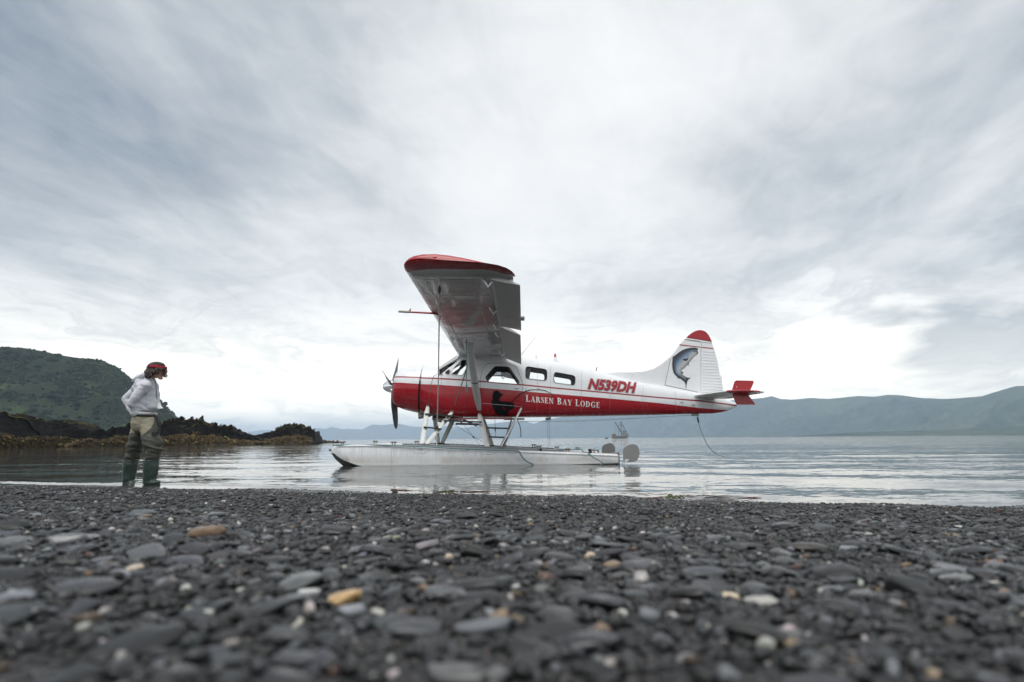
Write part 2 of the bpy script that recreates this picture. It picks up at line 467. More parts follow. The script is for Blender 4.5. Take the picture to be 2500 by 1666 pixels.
# ------------------------------------------------------------------ hills and mountains
def slope_material(name, stops, scale, bumpd, patch=None):
    m = bpy.data.materials.new(name); m.use_nodes = True; g = NT(m.node_tree); b = g.n['Principled BSDF']
    b.inputs['Roughness'].default_value = .9; b.inputs['Specular IOR Level'].default_value = .15
    pos = g.node('ShaderNodeNewGeometry').outputs['Position']
    n = g.m('ADD', g.m('MULTIPLY', g.noise(pos, scale, 8, .62, .5), .6), g.m('MULTIPLY', g.noise(pos, scale * 7, 5, .6), .4))
    c = g.ramp(n, stops)
    if patch: c = g.mix(g.smooth(g.noise(g.v('MULTIPLY', pos, (1, 1, 2.2)), scale * 1.6, 5, .5, 1), .56, .70), c, patch)
    g.l.new(c, b.inputs['Base Color'])
    bn = g.node('ShaderNodeBump'); bn.inputs['Distance'].default_value = bumpd; g.l.new(n, bn.inputs['Height']); g.l.new(bn.outputs[0], b.inputs['Normal'])
    return m


def ridge(name, sil, depth, foot, m, cols=240, rows=60, rough=.05, gully=.12, nscale=1.0, seed=1, kind='structure', back=1.2, bulge=.75):
    """a hill whose skyline passes through the sil pixels; depth(px) gives its distance, foot the run from crest to shore"""
    sil = np.array(sil, float); px = np.linspace(sil[0, 0], sil[-1, 0], cols)
    py = np.interp(px, sil[:, 0], sil[:, 1])
    top = np.array([at(a, b, depth(a)) for a, b in zip(px, py)])
    run = np.array([foot(a) for a in px])
    H = np.maximum(top[:, 2], 1)
    # towards the viewer and away from him
    to = -top[:, :2] / np.linalg.norm(top[:, :2], axis=1)[:, None]
    ts = np.concatenate([np.linspace(-1, 0, rows // 4, endpoint=False), np.linspace(0, 1, rows)])
    V = []
    for t in ts:
        s = abs(t); r = run * (back if t < 0 else 1)
        xy = top[:, :2] + to * (np.sign(t) * s * r)[:, None]
        z = H * (1 - s ** (1 / bulge) if t > 0 else 1 - s) - 3 * s
        P = np.stack([xy[:, 0], xy[:, 1], z], -1)
        q = P / (np.median(H) * nscale)
        w = 4 * s * (1 - s) * min(1, s / .3) if t > 0 else 0
        d = (fbm(q * 1.0, 5, seed, .5, True) - 1.25) * gully * w + fbm(q * 5, 4, seed + 3) * rough * (w * .8 + .08 * (1 - s))
        z = z + d * H
        V.append(np.stack([xy[:, 0], xy[:, 1], np.where(s > .985, -3, z)], -1))
    n = len(ts); V = np.concatenate(V)
    i = (np.arange(n - 1)[:, None] * cols + np.arange(cols - 1)[None]).ravel()
    o = np_mesh(name, V, np.stack([i, i + cols, i + cols + 1, i + 1], -1), m)
    return tag(o, kind=kind), V.reshape(n, cols, 3)


HILLM = slope_material('hill_scrub', [(.30, (.007, .0125, .0065)), (.46, (.0125, .021, .0095)), (.58, (.020, .031, .013)), (.75, (.036, .046, .021))], .012, 4, (.036, .056, .018))
hill, HV = ridge('hill', [(-900, 880), (-500, 835), (-200, 838), (0, 847), (64, 850), (138, 866), (190, 874), (250, 880), (287, 898), (319, 924), (350, 946), (372, 961), (392, 978), (409, 995), (425, 1012), (440, 1030), (470, 1056), (500, 1076)],
                 lambda p: 620 + .10 * p, lambda p: 200 - .12 * max(p, 0), HILLM, 340, 110, .05, .16, 1.2, 3)
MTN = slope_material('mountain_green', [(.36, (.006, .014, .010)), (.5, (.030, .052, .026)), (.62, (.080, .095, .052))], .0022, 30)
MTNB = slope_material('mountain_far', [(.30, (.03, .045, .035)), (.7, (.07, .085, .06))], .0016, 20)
ridge('mountain', [(1215, 1075), (1245, 1057), (1272, 1046), (1303, 1035), (1330, 1026), (1400, 1012), (1500, 1001), (1600, 992), (1700, 984), (1800, 977), (1862, 972), (1885, 967.5), (1906, 974.6), (1933, 976.5), (1979, 972), (2021, 974.6), (2074, 969), (2097, 967), (2136, 969), (2166, 964), (2201, 966), (2250, 972), (2311, 974.6), (2346, 972), (2396, 968), (2442, 953.6), (2480, 943), (2520, 942), (2700, 930), (3100, 900), (3800, 960)],
      lambda p: np.interp(p, [1200, 1500, 1900, 2500, 3800], [9000, 7600, 5200, 3100, 2700]), lambda p: np.interp(p, [1200, 1500, 2500, 3800], [300, 900, 1100, 1000]), MTN, 460, 110, .05, .27, 1.0, 12, bulge=.85)
ridge('foreland', [(1900, 1069), (2040, 1058.5), (2150, 1054), (2300, 1050), (2400, 1045), (2500, 1041), (2700, 1030), (3200, 1020), (3800, 1050)],
      lambda p: np.interp(p, [1900, 2500, 3800], [2700, 2100, 1900]), lambda p: 260, MTN, 200, 30, .06, .10, 2, 25)
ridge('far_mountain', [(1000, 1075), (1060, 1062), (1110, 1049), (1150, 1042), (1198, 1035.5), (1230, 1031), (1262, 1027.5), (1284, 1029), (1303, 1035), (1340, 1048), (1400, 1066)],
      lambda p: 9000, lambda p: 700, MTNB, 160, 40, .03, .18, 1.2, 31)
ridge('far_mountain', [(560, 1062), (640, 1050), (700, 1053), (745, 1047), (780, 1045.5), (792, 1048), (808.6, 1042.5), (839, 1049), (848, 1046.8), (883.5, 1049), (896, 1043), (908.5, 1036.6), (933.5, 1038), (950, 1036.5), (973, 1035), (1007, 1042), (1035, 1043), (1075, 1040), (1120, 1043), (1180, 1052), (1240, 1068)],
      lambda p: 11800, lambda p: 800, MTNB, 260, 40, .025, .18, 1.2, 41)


# ------------------------------------------------------------------ scrub on the hillside
def ico(sub=0):
    b = bmesh.new(); bmesh.ops.create_icosphere(b, subdivisions=sub + 1, radius=1)
    V = np.array([v.co[:] for v in b.verts]); F = np.array([[v.index for v in f.verts] for f in b.faces]); b.free(); return V, F


ICO0, ICO1, ICO2 = ico(0), ico(1), ico(2)


def scatter(name, pts, scl, rotz, tilt, cols, bases, base_idx, mats, kind='stuff', smooth=180, parent=None, shade_var=None):
    """one joined mesh of many small solids: each base mesh stamped at its points"""
    VV, FF, CC = [], [], []; off = 0
    for k, (bv, bf) in enumerate(bases):
        s = np.where(base_idx == k)[0]
        if not len(s): continue
        v = bv[None] * scl[s][:, None, :]
        ca, sa = np.cos(tilt[s, 0]), np.sin(tilt[s, 0])
        y, z = v[..., 1] * ca[:, None] - v[..., 2] * sa[:, None], v[..., 1] * sa[:, None] + v[..., 2] * ca[:, None]
        v = np.stack([v[..., 0], y, z], -1)
        ca, sa = np.cos(tilt[s, 1]), np.sin(tilt[s, 1])
        x, z = v[..., 0] * ca[:, None] + v[..., 2] * sa[:, None], -v[..., 0] * sa[:, None] + v[..., 2] * ca[:, None]
        v = np.stack([x, v[..., 1], z], -1)
        ca, sa = np.cos(rotz[s]), np.sin(rotz[s])
        x, y = v[..., 0] * ca[:, None] - v[..., 1] * sa[:, None], v[..., 0] * sa[:, None] + v[..., 1] * ca[:, None]
        v = np.stack([x, y, v[..., 2]], -1) + pts[s][:, None, :]
        n = len(bv)
        VV.append(v.reshape(-1, 3)); FF.append((bf[None] + (np.arange(len(s)) * n)[:, None, None] + off).reshape(-1, bf.shape[1]))
        CC.append(np.repeat(cols[s], n, 0)); off += n * len(s)
    o = np_mesh(name, np.concatenate(VV), np.concatenate(FF), mats, parent, smooth, np.concatenate(CC))
    return tag(o, kind=kind)


def jitter(base, amt, seed):
    v, f = base; r = np.random.default_rng(seed)
    return v * (1 + amt * r.normal(size=(len(v), 1))), f


def hill_scrub():
    r = np.random.default_rng(5); rows, cols, _ = HV.shape
    n = 16000
    i = r.integers(int(rows * .17), rows - 3, n); j = r.integers(60, cols - 14, n)
    a, b = r.random((n, 1)), r.random((n, 1))
    P = HV[i, j] * (1 - a) * (1 - b) + HV[i + 1, j] * a * (1 - b) + HV[i, j + 1] * (1 - a) * b + HV[i + 1, j + 1] * a * b
    pn = fbm(P / 28, 4, 77)
    keep = (pn > -.12) | (r.random(n) < .10); P = P[keep]; pn = pn[keep]; n = len(P)
    s = r.lognormal(.05, .45, n)
    top = P[:, 2] > np.interp(P[:, 0], HV[int(rows * .2), :, 0], HV[int(rows * .2), :, 2]) - 6
    s = np.where(top, s * .55, s)
    S = np.stack([s * 1.1, s * 1.1, s * r.uniform(.65, 1.1, n)], -1)
    P = P + np.stack([0 * s, 0 * s, s * .35], -1)
    c = np.array([.011, .0185, .0085]) * r.lognormal(0, .35, (n, 1)) * (1 + .35 * pn[:, None]) * r.normal(1, .07, (n, 3))
    scatter('scrub_foliage', P, S, r.random(n) * 6.3, r.normal(0, .3, (n, 2)), np.clip(c, .004, .12), [jitter(ICO0, .25, q) for q in range(8)], r.integers(0, 8, n),
            tint_mat('scrub_leaf', .9, .15, None, 'attr', False, .35, .5), smooth=0)


hill_scrub()


# ------------------------------------------------------------------ haze
def build_haze():
    m = bpy.data.materials.new('haze_air'); m.use_nodes = True; g = NT(m.node_tree); g.n.clear()
    out = g.node('ShaderNodeOutputMaterial'); pv = g.node('ShaderNodeVolumePrincipled')
    pv.inputs['Color'].default_value = (.64, .81, 1.0, 1); pv.inputs['Density'].default_value = HAZE; pv.inputs['Anisotropy'].default_value = .25
    g.l.new(pv.outputs[0], out.inputs['Volume'])
    b = MB(); b.box((0, 6200, HTOP / 2 - 2.5), (34000, 20160, HTOP + 5)); o = b.build('haze', m, smooth=0); tag(o, kind='stuff')


HAZE = 1.35e-4; HTOP = max(float(v.co.z) for o in bpy.data.objects if o.type == "MESH" for v in o.data.vertices) + 6
build_haze()


# ------------------------------------------------------------------ rock outcrops
def rock_material():
    m = bpy.data.materials.new('slate_rock'); m.use_nodes = True; g = NT(m.node_tree); b = g.n['Principled BSDF']
    b.inputs['Roughness'].default_value = .8; b.inputs['Specular IOR Level'].default_value = .3
    geo = g.node('ShaderNodeNewGeometry'); pos = geo.outputs['Position']; x, y, z = g.xyz(pos)
    st = g.comb(g.m('ADD', g.m('MULTIPLY', x, .8), g.m('MULTIPLY', z, -1.0)), g.m('MULTIPLY', y, .3), g.m('MULTIPLY', z, .6))
    n = g.noise(st, 1.6, 8, .65, .4)
    c = g.ramp(n, [(.3, (.004, .004, .005)), (.5, (.011, .0105, .0105)), (.68, (.03, .0285, .028)), (.8, (.085, .082, .08))])
    up = g.xyz(geo.outputs['Normal'])[2]
    hgt = g.m('ADD', z, g.m('MULTIPLY', g.noise(pos, .7, 4), 1.4))
    moss = g.m('MULTIPLY', g.smooth(hgt, 2.6, 3.5), g.smooth(g.m('ADD', up, g.m('MULTIPLY', g.noise(pos, 2.2, 4), .5)), .35, .8))
    mc = g.ramp(g.noise(pos, 3, 5, .7), [(.3, (.025, .026, .010)), (.5, (.085, .074, .020)), (.7, (.16, .13, .045))])
    c = g.mix(moss, c, mc)
    g.l.new(c, b.inputs['Base Color'])
    bn = g.node('ShaderNodeBump'); bn.inputs['Distance'].default_value = .25; g.l.new(n, bn.inputs['Height']); g.l.new(bn.outputs[0], b.inputs['Normal'])
    return m


def weed_material():
    m = bpy.data.materials.new('rockweed'); m.use_nodes = True; g = NT(m.node_tree); b = g.n['Principled BSDF']
    b.inputs['Roughness'].default_value = .55
    pos = g.node('ShaderNodeNewGeometry').outputs['Position']
    n = g.noise(pos, 1.3, 7, .68, .6)
    c = g.ramp(n, [(.28, (.006, .005, .002)), (.45, (.024, .016, .005)), (.58, (.060, .040, .011)), (.74, (.13, .095, .026))])
    c = g.mix(g.smooth(g.noise(pos, .5, 3), .58, .7), c, (.05, .05, .047))
    g.l.new(c, b.inputs['Base Color'])
    bn = g.node('ShaderNodeBump'); bn.inputs['Distance'].default_value = .2; g.l.new(g.noise(pos, 5, 6, .7, .8), bn.inputs['Height']); g.l.new(bn.outputs[0], b.inputs['Normal'])
    return m


ROCKM, WEEDM = rock_material(), weed_material()


def outcrop(name, label, sil, Yd, seed, shelf=.36, deep=5.0, jag=.5, slabs=40, lean=.75):
    sil = np.array(sil, float); cols = int(abs(sil[-1, 0] - sil[0, 0]) / 1.6); px = np.linspace(sil[0, 0], sil[-1, 0], cols)
    py = np.interp(px, sil[:, 0], sil[:, 1])
    top = np.array([at(a, b, Yd(a) + 2.2) for a, b in zip(px, py)])
    H = np.maximum(top[:, 2], .15)
    shore = np.array([at(a, 1090, Yd(a)) for a in px]); shore[:, 2] = 0
    mid = (shore[0] + shore[-1]) / 2
    root = empty(name, (mid[0], mid[1] + 2, 0), label, 'rock')
    # profile from shore up a weed covered shelf, then a broken cliff to the crest and down behind
    ts = np.concatenate([np.linspace(-.06, .45, 22), np.linspace(.46, .62, 22), np.linspace(.64, 1.0, 16), np.linspace(1.04, 2.0, 12)])
    V = []
    for t in ts:
        yy = np.interp(t, [-.06, 0, .45, .6, 1, 2], [-.5, 0, 1.7, 2.1, 2.6, 2.6 + deep])
        hf = np.interp(t, [-.06, 0, .2, .45, .62, .85, 1, 1.4, 2], [-.12, 0, shelf * .6, shelf, .9, .97, 1, .9, -.15])
        x = top[:, 0] + 0 * yy; y = shore[:, 1] + yy; z = H * hf
        st = np.stack([x * .8 - z * lean * .9, y * .35, z * .5], -1)
        w = np.interp(t, [0, .45, .6, 1, 2], [.3, .6, 1, .55, 1])
        d = fbm(st * 1.4, 5, seed, .55, True) * .20 * jag * w + fbm(np.stack([x, y, z], -1) * .8, 4, seed + 5) * .20 * w + fbm(st * 4.5, 3, seed + 7, .5, True) * .07 * w
        V.append(np.stack([x + lean * .35 * d, y - d * 1.5 * (0 if t > 1.3 else 1), np.where(hf > 0, z + d * .75 * np.minimum(H, 2.2), z)], -1))
    n = len(ts); V = np.concatenate(V); 
    i = (np.arange(n - 1)[:, None] * cols + np.arange(cols - 1)[None]).ravel()
    np_mesh('rock', V, np.stack([i, i + 1, i + cols + 1, i + cols], -1), ROCKM, root, 40)
    G = V.reshape(n, cols, 3)
    # rockweed hanging over the shelf
    r = np.random.default_rng(seed)
    W = G[1:26].copy(); q = W.reshape(-1, 3)
    hang = fbm(q * np.array([1.1, .8, .5]), 4, seed + 9, .6)
    tt = np.repeat(ts[1:26], cols)
    edge = np.clip((.40 + .13 * fbm(np.stack([q[:, 0] * .6, q[:, 0] * 0, q[:, 1] * .2], -1), 3, seed + 2) - tt) / .06, -1, 1)
    q = q + np.stack([0 * hang, -.12 * edge - .10 * hang, .10 * edge + .07 * hang], -1)
    c2 = cols; n2 = 25
    i = (np.arange(n2 - 1)[:, None] * c2 + np.arange(c2 - 1)[None]).ravel()
    np_mesh('seaweed', q, np.stack([i, i + 1, i + c2 + 1, i + c2], -1), WEEDM, root)
    # tufts that break up its surface
    k = int(cols * 22); a = r.integers(2, 24, k); b = r.integers(1, cols - 1, k); p = q.reshape(n2, c2, 3)[a, b] + r.normal(0, .06, (k, 3))
    ok = (p[:, 2] > .02) & (edge.reshape(n2, c2)[a, b] > -.2); p = p[ok]; k = len(p)
    s = r.lognormal(-2.85, .42, k); S = np.stack([s * 2.3, s, s * .75], -1)
    col = np.array([.062, .043, .012]) * r.lognormal(0, .55, (k, 1)) * np.stack([1 + 0 * s, r.uniform(.8, 1.1, k), r.uniform(.6, 1.3, k)], -1)
    scatter('seaweed_tuft', p, S, r.normal(.3, .5, k), np.stack([r.normal(.5, .4, k), r.normal(.55, .35, k)], -1), np.clip(col, .004, .22), [jitter(ICO0, .28, z) for z in range(6)], r.integers(0, 6, k), TUFT, parent=root, smooth=180)
    # tilted slabs of slate standing out of the crest and the face
    for z in range(slabs):
        bi = r.integers(3, cols - 3); ti = r.integers(26, 48) if z % 3 == 0 else r.integers(48, 62); p = G[ti, bi]; hh = H[bi]
        if hh < .5: continue
        L, T, D = r.uniform(.4, 1.25) * min(1.2, hh * .5) * min(1, .35 + jag * .8), r.uniform(.06, .17), r.uniform(.3, .9)
        up = np.array([lean * r.uniform(.7, 1.3), r.normal(0, .15), 1]); up /= np.linalg.norm(up)
        sd_ = np.array([1, r.normal(0, .4), -lean]); sd_ /= np.linalg.norm(sd_); dp = np.cross(up, sd_)
        base = p - up * L * .55
        pts = []
        for e, (u_, d_) in enumerate(((-.5, -.5), (.5, -.5), (.5, .5), (-.5, .5))):
            for lev, sh in ((0, 1), (1, r.uniform(.25, .8))):
                pts.append(base + up * L * (lev * r.uniform(.75, 1.0)) + sd_ * T * u_ * 2 * sh + dp * D * d_ * sh)
        bm = MB().add([pts[0], pts[2], pts[4], pts[6], pts[1], pts[3], pts[5], pts[7]], [(0, 3, 2, 1), (4, 5, 6, 7), (0, 1, 5, 4), (1, 2, 6, 5), (2, 3, 7, 6), (3, 0, 4, 7)])
        bm.build('slab', ROCKM, root, 0)
    return root


TUFT = tint_mat('weed_tuft', .5, .4, None, 'attr', False, .4, 4)
yd = lambda p: np.interp(p, [-400, 0, 418, 766, 900], [50, 55, 77, 94, 104])
outcrop('rock_outcrop', 'broad moss topped black rock with brown seaweed at its foot, at the frame edge', [(-330, 1003), (-150, 1000), (0, 1014), (30, 1011), (48, 1013), (62, 1026), (74, 1022), (90, 1033), (104, 1028), (122, 1026), (140, 1026), (152, 1032), (166, 1033), (172, 1039), (185, 1038), (200, 1049), (222, 1054), (240, 1060), (262, 1070), (280, 1088)], yd, 3, jag=.45, slabs=40, deep=7)
outcrop('rock_outcrop', 'long jagged black rock ridge behind the person, yellow moss along its crest', [(196, 1088), (214, 1064), (236, 1052), (262, 1056), (285, 1050), (306, 1043), (330, 1039), (370, 1041), (398, 1040), (412, 1031), (430, 1029), (442, 1025), (458, 1029), (466, 1027), (478, 1026), (497, 1031), (501, 1040), (515, 1042), (533, 1041), (548, 1045), (556, 1042), (560, 1048), (570, 1050), (573, 1059), (582, 1056), (590, 1063), (604, 1062), (622, 1067), (648, 1078), (664, 1086)], lambda p: yd(p) - 2, 14, jag=.8, slabs=130)
outcrop('rock_outcrop', 'small jagged rock stack at the seaward tip of the reef', [(600, 1086), (618, 1072), (632, 1063), (650, 1064), (658, 1056), (668, 1060), (678, 1050), (690, 1043), (700, 1038), (710, 1039), (718, 1042), (726, 1040), (738, 1041), (746, 1050), (752, 1044), (757, 1052), (766, 1053), (769, 1058), (770, 1076), (772, 1087)], lambda p: yd(p) - 1, 25, shelf=.42, jag=.7, slabs=80)


def islet(px0, px1, py, Y, label, seed):
    r = np.random.default_rng(seed); a, b = at(px0, 1084, Y), at(px1, 1084, Y); h = at(px0, py, Y)[2]
    v, f = ICO2; v = v * (1 + .25 * fbm(v * 2.2 + seed, 3, seed)[:, None])
    w = (b[0] - a[0]) / 2; V = v * np.array([w, .8, max(h, .15)]) + np.array([(a[0] + b[0]) / 2, Y, 0])
    o = np_mesh('rock', V, f, WEEDM, None, 40); tag(o, label, 'rock', 'low wet rocks off the reef tip')


for k, (a, b, c) in enumerate(((768, 786, 1075.5), (784, 798, 1075), (796, 809, 1076.2), (808, 820, 1076), (820, 828, 1075.6), (832, 839, 1078.5))):
    islet(a, b, c, 112, ['largest low weedy rock just off the reef tip', 'second weedy rock out from the reef tip', 'third weedy rock out from the reef tip, between two others',
                         'fourth low rock out from the reef tip', 'small dark rock next to the outermost one off the reef', 'outermost tiny rock in the water off the reef tip'][k], 50 + k)
# ================================================================== PEBBLES
def pebble_base(seed, sub, angular=.0):
    r = np.random.default_rng(seed); v, f = (ICO0, ICO1, ICO2)[sub]; v = v.copy()
    e = r.uniform(.6, .95)
    v = np.sign(v) * np.abs(v) ** e                                # boxier than a ball
    v = v / np.abs(v).max(0)
    n = fbm(v * 1.1 + seed * 3.1, 2, seed); v = v * (1 + .24 * n[:, None])
    for k in range(r.integers(1, 5)):                                # flat broken sides
        d = r.normal(size=3) * np.array([1, 1, .5]); d /= np.linalg.norm(d); c = r.uniform(.58, .85)
        q = v @ d; v = v - np.maximum(q - c, 0)[:, None] * d * .85
    v[:, 0] *= 1; v[:, 1] *= r.uniform(.5, .9)
    return v.astype(np.float64), f


NB = 14
BASE2 = [pebble_base(k, 2) for k in range(NB)]; BASE1 = [pebble_base(k, 1) for k in range(NB)]; BASE0 = [pebble_base(k, 0) for k in range(NB)]


def pebble_colors(n, r, small=False):
    u = r.random(n); c = np.zeros((n, 3))
    dark = np.array([.0085, .0090, .0100]); mid = np.array([.032, .034, .038]); lite = np.array([.10, .104, .111])
    c[:] = dark * r.lognormal(0, .5, (n, 1))
    k = u < .34; c[k] = mid * r.lognormal(0, .25, (k.sum(), 1))
    k = u < .10; c[k] = lite * r.lognormal(0, .25, (k.sum(), 1))
    w = .035 if small else .005
    k = u < w; c[k] = np.array([.40, .38, .35]) * r.uniform(.6, 1.25, (k.sum(), 1))
    k = (u > .975) if small else (u > .991); c[k] = np.array([.16, .11, .065]) * r.uniform(.4, 1.3, (k.sum(), 1))
    k = u > .995; c[k] = np.array([.12, .06, .04]) * r.uniform(.6, 1.3, (k.sum(), 1))
    if small: c = np.where(c.mean(1)[:, None] < .1, c * .65, c)
    return np.clip(c * r.normal(1, .04, (n, 3)), .006, .75)


def beach_points(n, r, ymin, ymax, margin=1.28):
    """points spread evenly over the part of the beach between two distances that the camera's wedge covers"""
    out = []
    while sum(map(len, out)) < n:
        y = np.sqrt(r.uniform(ymin ** 2, ymax ** 2, n)); x = r.uniform(-1, 1, n) * (y * margin + .45)
        k = y < 6.24 - .29 * x + .25
        out.append(np.stack([x, y], -1)[k])
    return np.concatenate(out)[:n]


def drop_overlaps(P, R, keep_first=0):
    """greedy thinning so that large stones do not sit inside each other"""
    order = np.argsort(-R); cell = {}; ok = np.zeros(len(P), bool); g = .12
    for i in order:
        cx, cy = int(P[i, 0] // g), int(P[i, 1] // g); hit = False
        for a in (-1, 0, 1):
            for b in (-1, 0, 1):
                for j in cell.get((cx + a, cy + b), ()):
                    if (P[i, 0] - P[j, 0]) ** 2 + (P[i, 1] - P[j, 1]) ** 2 < (.72 * (R[i] + R[j])) ** 2: hit = True; break
        if not hit: ok[i] = True; cell.setdefault((cx, cy), []).append(i)
    return ok


def pebble_spot(px, py):
    d = (px - 1250) / FPX * CR + (833 - py) / FPX * CU + _F
    t = .3
    for _ in range(200):
        p = np.array([0, 0, HC]) + d * t; g = p[2] - float(beach_z(p[0], p[1])) - .006
        if g < .0008: break
        t += g * .9 + .0004
    return p


PEBM = tint_mat('pebble_stone', .34, .5, (90, .0015), 'object', True, .22, 70)
PEBS = tint_mat('shingle_stone', .36, .5, None, 'attr', True, .22, 70)

# stones that stand out in the photograph: px, py, length px, height px, lean, colour, label
SPECIAL = [(843, 1450, 84, 34, -12, (.42, .27, .11), 'smooth tan oval pebble, brightest ochre stone of the foreground'),
           (860, 1475, 72, 26, 4, (.22, .23, .25), 'pale grey domed pebble just below the tan oval pebble'),
           (1780, 1449, 56, 30, 3, (.56, .47, .33), 'round cream pebble on dark shingle'),
           (1868, 1458, 84, 30, 6, (.36, .35, .32), 'pale pinkish grey flat stone beside the cream pebble'),
           (1985, 1333, 100, 22, 5, (.038, .034, .030), 'long dark brown rounded stone lying flat'),
           (1030, 1299, 68, 20, 6, (.016, .016, .017), 'black flat oval stone behind the pale green one'),
           (958, 1309, 46, 15, -6, (.17, .18, .12), 'pale greenish flat pebble'),
           (2425, 1399, 96, 26, 3, (.012, .012, .013), 'black angular slab stone'),
           (1733, 1392, 116, 24, 4, (.05, .054, .062), 'long slim slate stone with a dark underside'),
           (36, 1447, 90, 32, 2, (.17, .18, .21), 'pale blue grey smooth pebble at the frame edge'),
           (1012, 1520, 128, 46, 2, (.050, .053, .058), 'big smooth charcoal pebble with a black shadow under its edge'),
           (1178, 1514, 136, 36, -4, (.12, .128, .14), 'big pointed grey slate pebble beside the charcoal one'),
           (1145, 1625, 190, 54, 3, (.10, .10, .10), 'largest blurred grey flat stone, close to the lens'),
           (693, 1540, 130, 46, 3, (.055, .058, .06), 'broad flat dark grey pebble close to the lens'),
           (330, 1377, 44, 17, -5, (.40, .34, .27), 'cream pebble perched on a grey one'),
           (290, 1392, 62, 22, 2, (.20, .21, .23), 'blue grey pebble under the perched cream one'),
           (541, 1360, 36, 13, 0, (.26, .17, .07), 'small ochre brown pebble'),
           (1095, 1354, 22, 20, 0, (.55, .46, .36), 'small round peach coloured pebble'),
           (1258, 1425, 22, 18, 0, (.60, .60, .58), 'small round white pebble standing alone'),
           (1440, 1350, 26, 18, 0, (.5, .4, .3), 'small peach chip among dark gravel'),
           (755, 1434, 52, 20, 5, (.42, .43, .42), 'white flat pebble near the tan oval one'),
           (2300, 1640, 60, 34, 14, (.30, .22, .14), 'blurred buff pebble in the dark corner shingle')]


